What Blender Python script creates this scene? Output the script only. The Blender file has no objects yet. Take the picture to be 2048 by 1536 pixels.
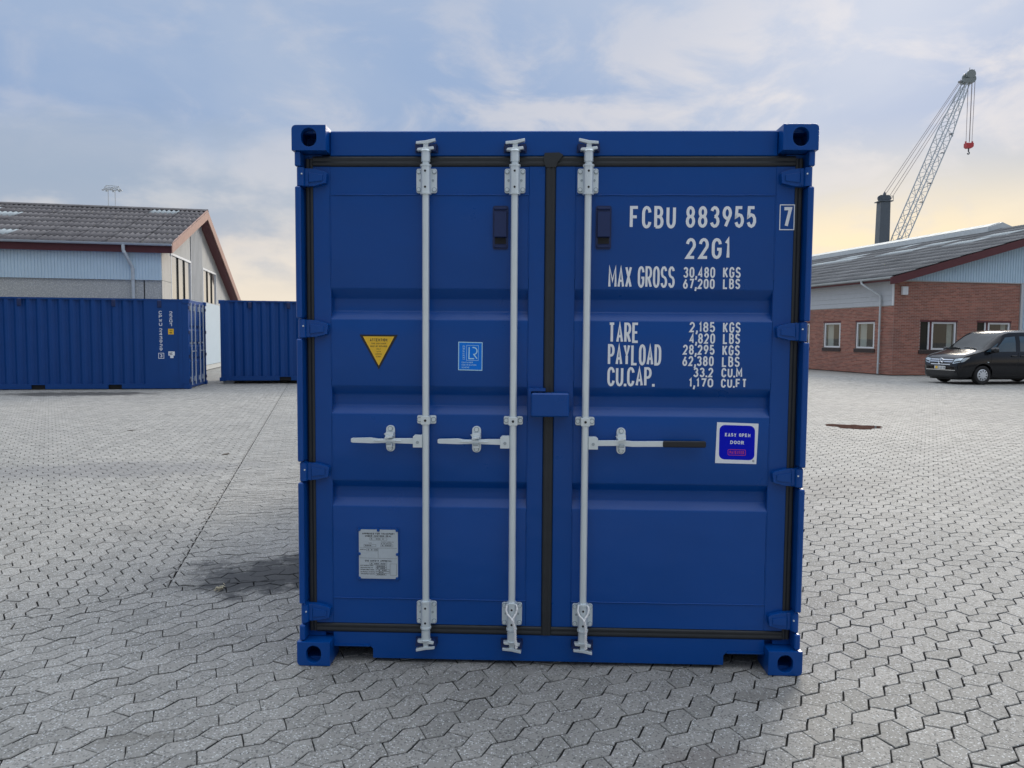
import bpy, bmesh, math, random
from mathutils import Vector, Matrix
from mathutils.bvhtree import BVHTree

random.seed(7)
R = math.radians
scene = bpy.context.scene
COL = scene.collection

# ------------------------------------------------------------------ camera
cam_d = bpy.data.cameras.new('camera')
cam = bpy.data.objects.new('camera', cam_d)
COL.objects.link(cam)
CAM = Vector((-0.0606, -3.6292, 1.6164))
YAW, PITCH, ROLL = R(1.861), R(-3.618), R(0.399)
_f = Vector((-math.sin(YAW) * math.cos(PITCH), math.cos(YAW) * math.cos(PITCH), math.sin(PITCH)))
_r = Vector((math.cos(YAW), math.sin(YAW), 0))
_u = _r.cross(_f)
_r2 = _r * math.cos(ROLL) + _u * math.sin(ROLL)
_u2 = -_r * math.sin(ROLL) + _u * math.cos(ROLL)
cam.matrix_world = Matrix(((_r2.x, _u2.x, -_f.x, CAM.x), (_r2.y, _u2.y, -_f.y, CAM.y),
                           (_r2.z, _u2.z, -_f.z, CAM.z), (0, 0, 0, 1)))
cam_d.sensor_width = 36
cam_d.lens = 36 * 1540 / 2048
cam_d.clip_start = 0.05
cam_d.clip_end = 3000
scene.camera = cam

# ------------------------------------------------------------------ sky and sun
SUN_AZ, SUN_EL = R(24), R(24)            # to the right of straight ahead, low behind the brick hall
SUNV = Vector((math.sin(SUN_AZ) * math.cos(SUN_EL), math.cos(SUN_AZ) * math.cos(SUN_EL), math.sin(SUN_EL)))
world = bpy.data.worlds.new('World')
scene.world = world
world.use_nodes = True
wn, wl = world.node_tree.nodes, world.node_tree.links
wn.clear()


def N(t, **kw):
    n = wn.new(t)
    for k, v in kw.items():
        setattr(n, k, v)
    return n


def wmath(op, a, b=None, c=None, clamp=False):
    n = N('ShaderNodeMath', operation=op, use_clamp=clamp)
    for i, v in enumerate((a, b, c)):
        if v is None:
            continue
        if isinstance(v, (int, float)):
            n.inputs[i].default_value = v
        else:
            wl.new(v, n.inputs[i])
    return n.outputs[0]


def wmix(f, a, b):
    n = N('ShaderNodeMix', data_type='RGBA')
    for s, v in ((0, f), (6, a), (7, b)):
        if isinstance(v, (int, float)):
            n.inputs[s].default_value = v
        elif isinstance(v, tuple):
            n.inputs[s].default_value = (*v, 1)
        else:
            wl.new(v, n.inputs[s])
    return n.outputs[2]


out = N('ShaderNodeOutputWorld')
bg = N('ShaderNodeBackground')
bg.inputs[1].default_value = 0.1
wl.new(bg.outputs[0], out.inputs[0])
sky = N('ShaderNodeTexSky', sky_type='NISHITA', sun_disc=False)
sky.sun_elevation = SUN_EL
sky.sun_rotation = SUN_AZ
sky.dust_density = 2.5
tc = N('ShaderNodeTexCoord')
sep = N('ShaderNodeSeparateXYZ')
wl.new(tc.outputs['Generated'], sep.inputs[0])
dx, dy, dz = sep.outputs
zc = wmath('MAXIMUM', dz, 0.0)
# clear-air colour by height above the horizon
ramp = N('ShaderNodeValToRGB')
wl.new(zc, ramp.inputs[0])
cr = ramp.color_ramp
cr.elements[0].position = 0.0
cr.elements[0].color = (.67, .59, .48, 1)
cr.elements[1].position = 1.0
cr.elements[1].color = (1.62, 1.72, 1.88, 1)
for p, c in ((.06, (.67, .60, .51)), (.115, (.545, .515, .50)), (.17, (.37, .415, .485)), (.25, (.225, .315, .485)),
             (.34, (.245, .335, .50)), (.46, (.325, .395, .525)), (.66, (.95, 1.04, 1.2))):
    e = cr.elements.new(p)
    e.color = (*c, 1)
# cloud deck: noise on a plane overhead, stretched towards the horizon
den = wmath('ADD', zc, 0.10)
comb = N('ShaderNodeCombineXYZ')
wl.new(wmath('DIVIDE', dx, den), comb.inputs[0])
wl.new(wmath('DIVIDE', dy, den), comb.inputs[1])
mp = N('ShaderNodeMapping')
mp.inputs['Scale'].default_value = (.75, .42, 1)
mp.inputs['Rotation'].default_value = (0, 0, R(28))
mp.inputs['Location'].default_value = (3.1, .6, 0)
wl.new(comb.outputs[0], mp.inputs[0])
n1 = N('ShaderNodeTexNoise')
n1.inputs['Scale'].default_value = 1.15
n1.inputs['Detail'].default_value = 6
n1.inputs['Roughness'].default_value = .52
n1.inputs['Distortion'].default_value = .35
wl.new(mp.outputs[0], n1.inputs[0])
n2 = N('ShaderNodeTexNoise')
n2.inputs['Scale'].default_value = 6.5
n2.inputs['Detail'].default_value = 7
n2.inputs['Roughness'].default_value = .58
n2.inputs['Distortion'].default_value = .4
mp2 = N('ShaderNodeMapping')
mp2.inputs['Scale'].default_value = (1, 1, 2.0)
mp2.inputs['Location'].default_value = (1.7, .2, .9)
wl.new(tc.outputs['Generated'], mp2.inputs[0])
wl.new(mp2.outputs[0], n2.inputs[0])


def sstep(v, a, b):
    n = N('ShaderNodeMapRange', interpolation_type='SMOOTHSTEP')
    wl.new(v, n.inputs[0])
    n.inputs[1].default_value = a
    n.inputs[2].default_value = b
    return n.outputs[0]


c1 = sstep(n1.outputs['Fac'], .38, .66)
c2 = sstep(n2.outputs['Fac'], .43, .66)
glowdot = N('ShaderNodeVectorMath', operation='DOT_PRODUCT')
wl.new(tc.outputs['Generated'], glowdot.inputs[0])
glowdot.inputs[1].default_value = Vector((math.sin(SUN_AZ), math.cos(SUN_AZ), .04)).normalized()
gd = wmath('MAXIMUM', glowdot.outputs['Value'], 0.0)
glow = wmath('POWER', gd, 22.0)
side = sstep(glowdot.outputs['Value'], .55, 1.0)
# lit lavender-grey cloud above, pale cream near the horizon, blue-grey undersides low down
lowmask = sstep(zc, .26, .06)
hi = wmix(lowmask, (.43, .475, .55), (.70, .63, .54))
colr = wmix(wmath('MULTIPLY', c1, wmath('ADD', .34, wmath('MULTIPLY', lowmask, .3))), ramp.outputs[0], hi)
colr = wmix(wmath('MULTIPLY', c2, wmath('MULTIPLY', wmath('MULTIPLY', sstep(zc, .05, .14), wmath('ADD', .5, wmath('MULTIPLY', sstep(zc, .42, .26), .5))), wmath('ADD', .34, wmath('MULTIPLY', side, .50)))), colr, (.50, .50, .535))
n3 = N('ShaderNodeTexNoise')
n3.inputs['Scale'].default_value = 4.6
n3.inputs['Detail'].default_value = 6
n3.inputs['Roughness'].default_value = .55
mp3 = N('ShaderNodeMapping')
mp3.inputs['Scale'].default_value = (1, 1, 2.2)
mp3.inputs['Location'].default_value = (.35, 2.3, .4)
wl.new(tc.outputs['Generated'], mp3.inputs[0])
wl.new(mp3.outputs[0], n3.inputs[0])
dark = wmath('MULTIPLY', sstep(n3.outputs['Fac'], .46, .60),
             wmath('MULTIPLY', sstep(zc, .04, .10), sstep(zc, .30, .16)))
colr = wmix(wmath('MULTIPLY', dark, wmath('SUBTRACT', .75, wmath('MULTIPLY', side, .55))), colr, (.25, .32, .43))
# warm light low around the hidden sun
colr = wmix(wmath('MULTIPLY', wmath('MULTIPLY', glow, sstep(zc, .25, .08)), wmath('SUBTRACT', .85, wmath('MULTIPLY', c2, .45))), colr, (.76, .62, .37))
mul = N('ShaderNodeVectorMath', operation='SCALE')
wl.new(colr, mul.inputs[0])
mul.inputs['Scale'].default_value = 10.0
# the half of the cloud deck towards the hidden sun is the brighter one
az = N('ShaderNodeVectorMath', operation='DOT_PRODUCT')
wl.new(tc.outputs['Generated'], az.inputs[0])
az.inputs[1].default_value = (math.sin(SUN_AZ), math.cos(SUN_AZ), 0)
wl.new(wmath('MULTIPLY', wmath('ADD', 7.6, wmath('MULTIPLY', sstep(zc, .50, .72), 2.1)), wmath('MULTIPLY', wmath('ADD', .62, wmath('MULTIPLY', sstep(az.outputs['Value'], -.75, .35), .38)), wmath('ADD', 1.0, wmath('MULTIPLY', wmath('MULTIPLY', az.outputs['Value'], .45), sstep(zc, .50, .74))))), mul.inputs['Scale'])
fin = wmix(.97, sky.outputs[0], mul.outputs[0])
wl.new(fin, bg.inputs[0])

sun_d = bpy.data.lights.new('sun', 'SUN')
sun_d.energy = 1.5
sun_d.angle = R(22)
sun_d.color = (1.0, .90, .76)
sun = bpy.data.objects.new('sun', sun_d)
sun.rotation_euler = (-SUNV).to_track_quat('-Z', 'Y').to_euler()
COL.objects.link(sun)

scene.view_settings.view_transform = 'Standard'
scene.view_settings.look = 'None'
scene.view_settings.gamma = 1
scene.view_settings.use_curve_mapping = False
scene.view_settings.exposure = 0.75


# ------------------------------------------------------------------ materials
class MT:
    """small node-tree writer for one material"""

    def __init__(self, name):
        self.m = bpy.data.materials.new(name)
        self.m.use_nodes = True
        self.n, self.l = self.m.node_tree.nodes, self.m.node_tree.links
        self.b = self.n['Principled BSDF']
        self.g = self.n.new('ShaderNodeNewGeometry')
        self.pos = self.g.outputs['Position']

    def node(self, t, **kw):
        n = self.n.new(t)
        for k, v in kw.items():
            setattr(n, k, v)
        return n

    def put(self, sock, v):
        if isinstance(v, (int, float)):
            sock.default_value = v
        elif isinstance(v, tuple):
            sock.default_value = (*v, 1) if len(v) == 3 and sock.type == 'RGBA' else v
        else:
            self.l.new(v, sock)

    def math(self, op, a, b=None, clamp=False):
        n = self.node('ShaderNodeMath', operation=op, use_clamp=clamp)
        self.put(n.inputs[0], a)
        if b is not None:
            self.put(n.inputs[1], b)
        return n.outputs[0]

    def mix(self, f, a, b, blend='MIX'):
        n = self.node('ShaderNodeMix', data_type='RGBA', blend_type=blend)
        self.put(n.inputs[0], f)
        self.put(n.inputs[6], a)
        self.put(n.inputs[7], b)
        return n.outputs[2]

    def noise(self, scale, detail=4, rough=.55, vec=None, dist=0, out='Fac'):
        n = self.node('ShaderNodeTexNoise')
        n.inputs['Scale'].default_value = scale
        n.inputs['Detail'].default_value = detail
        n.inputs['Roughness'].default_value = rough
        n.inputs['Distortion'].default_value = dist
        self.l.new(vec or self.pos, n.inputs['Vector'])
        return n.outputs[out]

    def scaled(self, v):
        n = self.node('ShaderNodeMapping')
        n.inputs['Scale'].default_value = v
        self.l.new(self.pos, n.inputs[0])
        return n.outputs[0]

    def step(self, v, a, b):
        n = self.node('ShaderNodeMapRange', interpolation_type='SMOOTHSTEP')
        self.put(n.inputs[0], v)
        n.inputs[1].default_value = a
        n.inputs[2].default_value = b
        return n.outputs[0]

    def bump(self, h, strength, dist):
        n = self.node('ShaderNodeBump')
        n.inputs['Strength'].default_value = strength
        n.inputs['Distance'].default_value = dist
        self.put(n.inputs['Height'], h)
        self.l.new(n.outputs[0], self.b.inputs['Normal'])
        return n

    def set(self, **kw):
        for k, v in kw.items():
            self.put(self.b.inputs[k.replace('_', ' ')], v)
        return self.m


def simple(name, col, rough=.5, metal=0.0, var=.12, vs=4.0, bs=0.0, bscale=60, coat=0.0, spec=.5):
    t = MT(name)
    d = tuple(max(0, c * (1 - var)) for c in col)
    e = tuple(min(1, c * (1 + var)) for c in col)
    t.set(Base_Color=t.mix(t.noise(vs, 5), d, e), Metallic=metal, Coat_Weight=coat)
    t.b.inputs['Specular IOR Level'].default_value = spec
    t.set(Roughness=t.math('ADD', t.math('MULTIPLY', t.noise(vs * 2.3, 3), .16), rough - .08))
    if bs:
        t.bump(t.noise(bscale, 4), bs, .004)
    return t.m


def make_blue(name, col, rough=.30, wave=1.0):
    t = MT(name)
    d = tuple(c * .90 for c in col)
    e = tuple(c * 1.10 for c in col)
    base = t.mix(t.noise(2.2, 6), d, e)
    dust = t.step(t.noise(9, 7, .7), .62, .80)
    base = t.mix(t.math('MULTIPLY', dust, .06), base, (.16, .24, .36))
    scuff = t.math('MULTIPLY', t.step(t.noise(7, 8, .75, t.scaled((6, 6, .8))), .70, .78), t.step(t.noise(1.3, 3), .52, .66))
    base = t.mix(t.math('MULTIPLY', scuff, .30), base, (.20, .30, .44))
    base = t.mix(t.math('MULTIPLY', t.step(t.noise(55, 5, .8), .74, .80), .30), base, (.004, .012, .05))
    t.set(Base_Color=base, Roughness=t.math('ADD', t.math('MULTIPLY', t.noise(5, 5), .14), rough - .07))
    t.b.inputs['Specular IOR Level'].default_value = .34
    h = t.math('ADD', t.math('MULTIPLY', t.noise(2.6, 2, vec=t.scaled((1, 1, 1.4))), wave),
               t.math('MULTIPLY', t.noise(240, 2), .010))
    t.bump(h, .6, .018)
    return t.m


M = {}
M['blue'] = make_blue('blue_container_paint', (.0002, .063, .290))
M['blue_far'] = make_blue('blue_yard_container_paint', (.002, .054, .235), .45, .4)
M['blue_dark'] = simple('dark_blue_plastic', (.006, .022, .10), .45)
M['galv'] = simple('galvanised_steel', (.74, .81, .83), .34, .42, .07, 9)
M['bolt'] = simple('bolt_shading_zinc', (.40, .46, .49), .42, .5, .15, 60)  # darker zinc stands in for the shading that outlines bolts and pins
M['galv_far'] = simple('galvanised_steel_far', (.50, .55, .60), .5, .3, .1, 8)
M['rubber'] = simple('black_rubber_seal', (.020, .023, .026), .48, 0, .3, 12, .15, 90)
M['hole'] = simple('bolt_hole_black', (.008, .008, .009), .7)
M['white'] = simple('white_vinyl_lettering', (.84, .87, .90), .5, 0, .05, 20)
M['yellow'] = simple('yellow_sticker', (.85, .52, .03), .4, 0, .05, 20)
M['print_black'] = simple('black_print', (.015, .015, .017), .5)
M['sticker_blue'] = simple('cyan_blue_sticker', (.003, .20, .80), .4, 0, .04, 20, spec=.2)
M['sticker_pale'] = simple('pale_blue_print', (.48, .78, .95), .4, 0, .04, 20)
M['deep_blue'] = simple('ultramarine_sticker', (.003, .010, .55), .4, 0, .04, 20, spec=.1)
M['red_print'] = simple('red_print', (.70, .05, .10), .4)
M['plate_metal'] = simple('engraved_metal_plate', (.52, .58, .62), .38, .25, .06, 60)
M['rope'] = simple('white_rope', (.90, .91, .88), .8, 0, .15, 120, .5, 500)
M['grip'] = simple('black_grip', (.012, .013, .016), .38)
M['gutter'] = simple('weathered_grey_gutter', (.56, .61, .63), .55, 0, .18, 6)
M['maroon'] = simple('maroon_painted_wood', (.105, .024, .030), .6, 0, .25, 7)
M['rake_pale'] = simple('faded_terracotta_wood', (.33, .19, .15), .65, 0, .3, 6)
M['pale_blue'] = simple('pale_blue_cladding', (.50, .66, .78), .5, 0, .08, 3)
M['shed_blue'] = simple('pale_blue_shed_cladding', (.62, .78, .87), .5, 0, .07, 2.5)
M['white_door'] = simple('white_sheet_door', (.42, .52, .60), .45, 0, .05, 3)
M['siding'] = simple('light_grey_boarding', (.50, .53, .56), .55, 0, .08, 5)
M['win_white'] = simple('white_window_frame', (.74, .76, .78), .4, 0, .04, 9)
M['curtain'] = simple('off_white_curtain', (.55, .57, .52), .85, 0, .1, 14)
M['interior'] = simple('dark_room', (.075, .072, .068), .9)
M['crane_grey'] = simple('grey_crane_steel', (.085, .108, .135), .5, 0, .12, .5)
M['boom_grey'] = simple('pale_crane_lattice', (.42, .48, .53), .5, 0, .1, .4)
M['head_grey'] = simple('grey_green_sheave_head', (.20, .235, .24), .5, 0, .15, .8)
M['cable'] = simple('brown_grey_cable', (.24, .20, .20), .6)
M['crane_red'] = simple('red_hook_block', (.48, .05, .06), .5, 0, .1, .8)
M['mast'] = simple('galvanised_mast', (.46, .50, .54), .5, 0, .1, .5)
M['van'] = simple('black_car_paint', (.005, .006, .009), .22, 0, .05, 2, coat=.35, spec=.3)
M['tyre'] = simple('tyre_rubber', (.014, .014, .015), .75)
M['rim'] = simple('silver_wheel_cover', (.62, .65, .68), .35, .3)
M['chrome'] = simple('chrome_trim', (.75, .77, .80), .16, .9)
M['plastic'] = simple('black_plastic', (.015, .016, .018), .5)
M['lamp_glass'] = simple('clear_lamp_glass', (.50, .58, .62), .12, .35, .3, 9, coat=1.0)
M['numplate'] = simple('white_number_plate', (.70, .72, .72), .45)
M['mortar'] = simple('grey_mortar', (.44, .38, .34), .9, 0, .2, 8)
M['translucent'] = simple('pale_roof_light', (.40, .44, .45), .7, 0, .16, 2, spec=.15)
M['dark_sill'] = simple('dark_brick_sill', (.055, .04, .038), .8, 0, .25, 12)


def make_glass(name, tint=(.80, .84, .84), refl=.05):
    t = MT(name)
    t.n.remove(t.b)
    o = t.n['Material Output']
    tr = t.node('ShaderNodeBsdfTransparent')
    tr.inputs[0].default_value = (*tint, 1)
    gl = t.node('ShaderNodeBsdfGlossy')
    gl.inputs['Roughness'].default_value = .02
    lw = t.node('ShaderNodeLayerWeight')
    lw.inputs[0].default_value = .35
    mx = t.node('ShaderNodeMixShader')
    t.l.new(t.math('ADD', t.math('MULTIPLY', lw.outputs['Facing'], .22), refl, True), mx.inputs[0])
    t.l.new(tr.outputs[0], mx.inputs[1])
    t.l.new(gl.outputs[0], mx.inputs[2])
    t.l.new(mx.outputs[0], o.inputs[0])
    return t.m


M['glass'] = make_glass('window_glass')
t = MT('dark_vehicle_glass')
M['car_glass'] = t.set(Base_Color=(.012, .016, .016), Roughness=.03, IOR=1.28)
t = MT('sky_painted_side_glass')
M['side_glass'] = t.set(Base_Color=(.045, .085, .12), Roughness=.03, IOR=1.7)  # bluish base colour stands in for sky light in the van's side windows
t = MT('sky_reflecting_glass')
M['gable_glass'] = t.set(Base_Color=(.22, .22, .21), Roughness=.08, Coat_Weight=1.0, IOR=2.2)


def make_brick():
    t = MT('red_brick')
    rnd = t.math('FRACT', t.math('ADD', t.g.outputs['Random Per Island'],
                                 t.node('ShaderNodeObjectInfo').outputs['Random']))
    c = t.mix(rnd, (.25, .085, .057), (.46, .178, .122))
    c = t.mix(t.math('MULTIPLY', t.step(t.noise(1.1, 5), .45, .72), .55), c, (.17, .07, .058))
    c = t.mix(t.math('MULTIPLY', t.noise(60, 4), .35), c, (.30, .15, .11))
    t.set(Base_Color=c, Roughness=.85)
    t.bump(t.noise(90, 4), .4, .004)
    return t.m


M['brick'] = make_brick()


def make_fibre(name, a, b):
    t = MT(name)
    rnd = t.node('ShaderNodeObjectInfo').outputs['Random']
    c = t.mix(rnd, a, b)
    c = t.mix(t.math('MULTIPLY', t.step(t.noise(.9, 6, .6), .45, .7), .5), c, tuple(x * .55 for x in a))
    c = t.mix(t.math('MULTIPLY', t.step(t.noise(14, 6, .7), .55, .75), .35), c, tuple(min(1, x * 1.7) for x in b))
    c = t.mix(t.math('MULTIPLY', t.noise(5, 5, .75), .9), c, tuple(x * .42 for x in a))
    t.set(Base_Color=c, Roughness=.92)
    t.b.inputs['Specular IOR Level'].default_value = .15
    t.bump(t.noise(40, 4), .3, .006)
    return t.m


M['roof_left'] = make_fibre('brown_grey_fibre_cement', (.20, .19, .195), (.30, .285, .285))
M['roof_right'] = make_fibre('grey_fibre_cement', (.19, .195, .20), (.29, .295, .30))


def make_pebble():
    t = MT('pebbledash_panel')
    v = t.node('ShaderNodeTexVoronoi')
    v.inputs['Scale'].default_value = 26
    t.l.new(t.pos, v.inputs['Vector'])
    c = t.mix(t.step(v.outputs['Distance'], .1, .6), (.74, .74, .69), (.46, .47, .45))
    c = t.mix(t.math('MULTIPLY', t.noise(1.2, 4), .4), c, (.50, .51, .50))
    t.set(Base_Color=c, Roughness=.9)
    t.bump(v.outputs['Distance'], .4, .01)
    return t.m


M['pebble'] = make_pebble()


def make_streaky(name, a, b, sc=(3, 3, .35)):
    t = MT(name)
    c = t.mix(t.noise(2.2, 6, .6, t.scaled(sc)), a, b)
    c = t.mix(t.math('MULTIPLY', t.step(t.noise(1.4, 5), .5, .75), .45), c, tuple(x * .6 for x in a))
    t.set(Base_Color=c, Roughness=.75)
    return t.m


M['grey_panel'] = make_streaky('weathered_grey_gable_panel', (.30, .31, .31), (.48, .48, .46))
M['grey_board'] = make_streaky('weathered_grey_board', (.22, .235, .25), (.36, .38, .40))
M['corner_panel'] = make_streaky('stained_cream_corner_panel', (.34, .33, .30), (.56, .54, .50))


def make_ground(name, paver):
    """exposed-aggregate concrete; stains are shapes of their own on the yard"""
    t = MT(name)
    rnd = t.math('FRACT', t.math('ADD', t.g.outputs['Random Per Island'],
                                 t.node('ShaderNodeObjectInfo').outputs['Random']))
    lo, hi = (.298, .290, .264), (.398, .385, .352)
    c = t.mix(rnd if paver else t.noise(2.5, 6), lo, hi)
    c = t.mix(t.math('MULTIPLY', t.step(t.noise(.35, 6, .6), .38, .68), .34), c, (.225, .226, .216))
    c = t.mix(t.math('MULTIPLY', t.step(t.noise(1.3, 6, .65), .52, .74), .38), c, (.215, .205, .185))
    # aggregate: pale chips and dark pits
    v = t.node('ShaderNodeTexVoronoi')
    v.inputs['Scale'].default_value = 125
    t.l.new(t.pos, v.inputs['Vector'])
    sepc = t.node('ShaderNodeSeparateColor')
    t.l.new(v.outputs['Color'], sepc.inputs[0])
    chip = t.math('MULTIPLY', t.step(sepc.outputs[0], .80, .90), t.step(v.outputs['Distance'], .62, .30))
    pit = t.math('MULTIPLY', t.step(sepc.outputs[1], .60, .82), t.step(v.outputs['Distance'], .75, .25))
    grit = t.noise(420, 3, .7)
    c = t.mix(t.math('MULTIPLY', pit, .75), c, (.075, .078, .078))
    c = t.mix(t.math('MULTIPLY', chip, .68), c, (.82, .84, .83))
    c = t.mix(.55, c, t.mix(grit, (.30, .30, .30), (1.0, 1.0, 1.0)), 'MULTIPLY')
    wet = None
    stains = [(-1.66, 1.50, .95, .42, 18, (.026, .028, .031), .93, .2),     # oil beside the box
              (-12.1, 16.2, 2.3, .8, 12, (.035, .034, .032), .85, .2),      # damp by the yard container
              (2.6, 4.6, 2.2, .8, 30, (.10, .10, .10), .38, .3),            # old scuffs right of the box
              (-5.2, 5.2, 2.4, .7, 14, (.15, .15, .155), .45, .3),
              (.62, -.72, .26, .13, 20, (.085, .045, .035), .22, .3),       # rust bleed in front of the sill
              (-1.62, -.66, .30, .05, 12, (.09, .08, .06), .35, .3),
              (.95, -.22, .16, .10, 10, (.07, .06, .05), .25, .3)]
    nz = t.noise(2.6, 6, .62, out='Color')
    wob = t.node('ShaderNodeVectorMath', operation='SUBTRACT')
    t.l.new(nz, wob.inputs[0])
    wob.inputs[1].default_value = (.5, .5, .5)
    for x, y, a, b, ang, colr, amt, soft in stains:
        ad = t.node('ShaderNodeVectorMath', operation='MULTIPLY_ADD')
        t.l.new(wob.outputs[0], ad.inputs[0])
        ad.inputs[1].default_value = (min(a, 1.2) * 1.7, min(a, 1.2) * 1.3, 0)
        t.l.new(t.pos, ad.inputs[2])
        mpn = t.node('ShaderNodeMapping', vector_type='TEXTURE')
        mpn.inputs['Location'].default_value = (x, y, 0)
        mpn.inputs['Rotation'].default_value = (0, 0, R(ang))
        mpn.inputs['Scale'].default_value = (a, b, 1e6)
        t.l.new(ad.outputs[0], mpn.inputs[0])
        ln = t.node('ShaderNodeVectorMath', operation='LENGTH')
        t.l.new(mpn.outputs[0], ln.inputs[0])
        k = t.math('MULTIPLY', t.step(ln.outputs['Value'], 1.05, 1.0 - soft * 2.2), amt)
        c = t.mix(k, c, colr)
        wet = k if wet is None else t.math('MAXIMUM', wet, k)
    rough = t.math('SUBTRACT', .80, t.math('MULTIPLY', wet, .06))
    t.set(Base_Color=c, Roughness=rough)
    t.b.inputs['Specular IOR Level'].default_value = .4
    t.bump(t.math('ADD', t.math('MULTIPLY', v.outputs['Distance'], -.5), grit), .5, .0022)
    return t.m


M['paver'] = make_ground('concrete_paver', True)
M['ground'] = make_ground('yard_ground', False)
M['bed'] = simple('dark_joint_sand', (.032, .031, .029), .95, 0, .5, 25, .5, 200)


# ------------------------------------------------------------------ mesh helpers
class MB:
    """collects geometry for ONE mesh object"""

    def __init__(self):
        self.v, self.f, self.mi, self.sm = [], [], [], []
        self.cur = 0
        self.smooth = False
        self.xf = None

    def add(self, vs, fs):
        o = len(self.v)
        if self.xf is not None:
            vs = [tuple(self.xf @ Vector(p)) for p in vs]
        self.v += [tuple(p) for p in vs]
        for f in fs:
            self.f.append([i + o for i in f])
            self.mi.append(self.cur)
            self.sm.append(self.smooth)

    def box(self, x0, x1, y0, y1, z0, z1):
        self.add([(x0, y0, z0), (x1, y0, z0), (x1, y1, z0), (x0, y1, z0),
                  (x0, y0, z1), (x1, y0, z1), (x1, y1, z1), (x0, y1, z1)],
                 [(0, 3, 2, 1), (4, 5, 6, 7), (0, 1, 5, 4), (1, 2, 6, 5), (2, 3, 7, 6), (3, 0, 4, 7)])
        return self

    def bbox(self, x0, x1, y0, y1, z0, z1, b=.004):
        """box with chamfered edges"""
        vs, fs = [], []
        for (sx, sy, sz) in [(i, j, k) for k in (0, 1) for j in (0, 1) for i in (0, 1)]:
            X, Y, Z = (x1 if sx else x0), (y1 if sy else y0), (z1 if sz else z0)
            ix, iy, iz = (-b if sx else b), (-b if sy else b), (-b if sz else b)
            vs += [(X, Y + iy, Z + iz), (X + ix, Y, Z + iz), (X + ix, Y + iy, Z)]

        def c(i, j, k):
            return (i + 2 * j + 4 * k) * 3
        for s in (0, 1):
            q = [c(s, 0, 0), c(s, 1, 0), c(s, 1, 1), c(s, 0, 1)]
            fs.append(q if s else q[::-1])
            q = [c(0, s, 0) + 1, c(0, s, 1) + 1, c(1, s, 1) + 1, c(1, s, 0) + 1]
            fs.append(q if s else q[::-1])
            q = [c(0, 0, s) + 2, c(1, 0, s) + 2, c(1, 1, s) + 2, c(0, 1, s) + 2]
            fs.append(q if s else q[::-1])
        for i in (0, 1):
            for j in (0, 1):
                q = [c(i, j, 0), c(i, j, 1), c(i, j, 1) + 1, c(i, j, 0) + 1]
                fs.append(q if i == j else q[::-1])
                q = [c(i, 0, j), c(i, 1, j), c(i, 1, j) + 2, c(i, 0, j) + 2]
                fs.append(q[::-1] if i == j else q)
                q = [c(0, i, j) + 1, c(1, i, j) + 1, c(1, i, j) + 2, c(0, i, j) + 2]
                fs.append(q if i == j else q[::-1])
        for i in (0, 1):
            for j in (0, 1):
                for k in (0, 1):
                    q = [c(i, j, k), c(i, j, k) + 1, c(i, j, k) + 2]
                    fs.append(q if (i + j + k) % 2 else q[::-1])
        self.add(vs, fs)
        return self

    def prism(self, poly, a0, a1, axis='y'):
        """2D polygon extruded along an axis; poly in (x,z) for y, (x,y) for z, (y,z) for x"""
        n = len(poly)

        def P(p, a):
            return (p[0], a, p[1]) if axis == 'y' else ((p[0], p[1], a) if axis == 'z' else (a, p[0], p[1]))
        vs = [P(p, a0) for p in poly] + [P(p, a1) for p in poly]
        fs = [list(range(n)), list(range(2 * n - 1, n - 1, -1))]
        fs += [[i, i + n, (i + 1) % n + n, (i + 1) % n] for i in range(n)]
        self.add(vs, fs)
        return self

    def cyl(self, p0, p1, r0, r1=None, n=12, cap=True):
        r1 = r0 if r1 is None else r1
        p0, p1 = Vector(p0), Vector(p1)
        d = (p1 - p0).normalized()
        a = d.orthogonal().normalized()
        b = d.cross(a)
        vs = []
        for p, r in ((p0, r0), (p1, r1)):
            for i in range(n):
                t = 2 * math.pi * i / n
                vs.append(p + a * (r * math.cos(t)) + b * (r * math.sin(t)))
        s = self.smooth
        self.smooth = True
        self.add(vs, [[i, (i + 1) % n, (i + 1) % n + n, i + n] for i in range(n)])
        self.smooth = s
        if cap:
            self.add(vs[:n], [list(range(n))[::-1]])
            self.add(vs[n:], [list(range(n))])
        return self

    def tube(self, pts, r, n=8):
        for a, b in zip(pts[:-1], pts[1:]):
            self.cyl(a, b, r, n=n)
        return self

    def quad(self, *p):
        self.add(p, [list(range(len(p)))])
        return self

    def grid(self, rows):
        """rows of points -> quad sheet"""
        m = len(rows[0])
        vs = [p for r in rows for p in r]
        self.add(vs, [[i * m + j, i * m + j + 1, (i + 1) * m + j + 1, (i + 1) * m + j]
                      for i in range(len(rows) - 1) for j in range(m - 1)])
        return self

    def mesh(self, name, *mats):
        me = bpy.data.meshes.new(name)
        me.from_pydata(self.v, [], self.f)
        for m in mats:
            me.materials.append(M[m] if isinstance(m, str) else m)
        me.polygons.foreach_set('material_index', self.mi)
        me.polygons.foreach_set('use_smooth', self.sm)
        me.update()
        return me

    def build(self, name, *mats, parent=None):
        return obj(name, self.mesh(name, *mats), parent)


def obj(name, me, parent=None):
    o = bpy.data.objects.new(name, me)
    COL.objects.link(o)
    if parent:
        o.parent = parent
    return o


def tag(o, label=None, cat=None, group=None, kind=None):
    for k, v in (('label', label), ('category', cat), ('group', group), ('kind', kind)):
        if v:
            o[k] = v
    return o


def thing(name, loc=(0, 0, 0), rz=0.0, label=None, cat=None, group=None):
    o = obj(name, None)
    o.location = loc
    o.rotation_euler = (0, 0, rz)
    return tag(o, label, cat, group)


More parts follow.
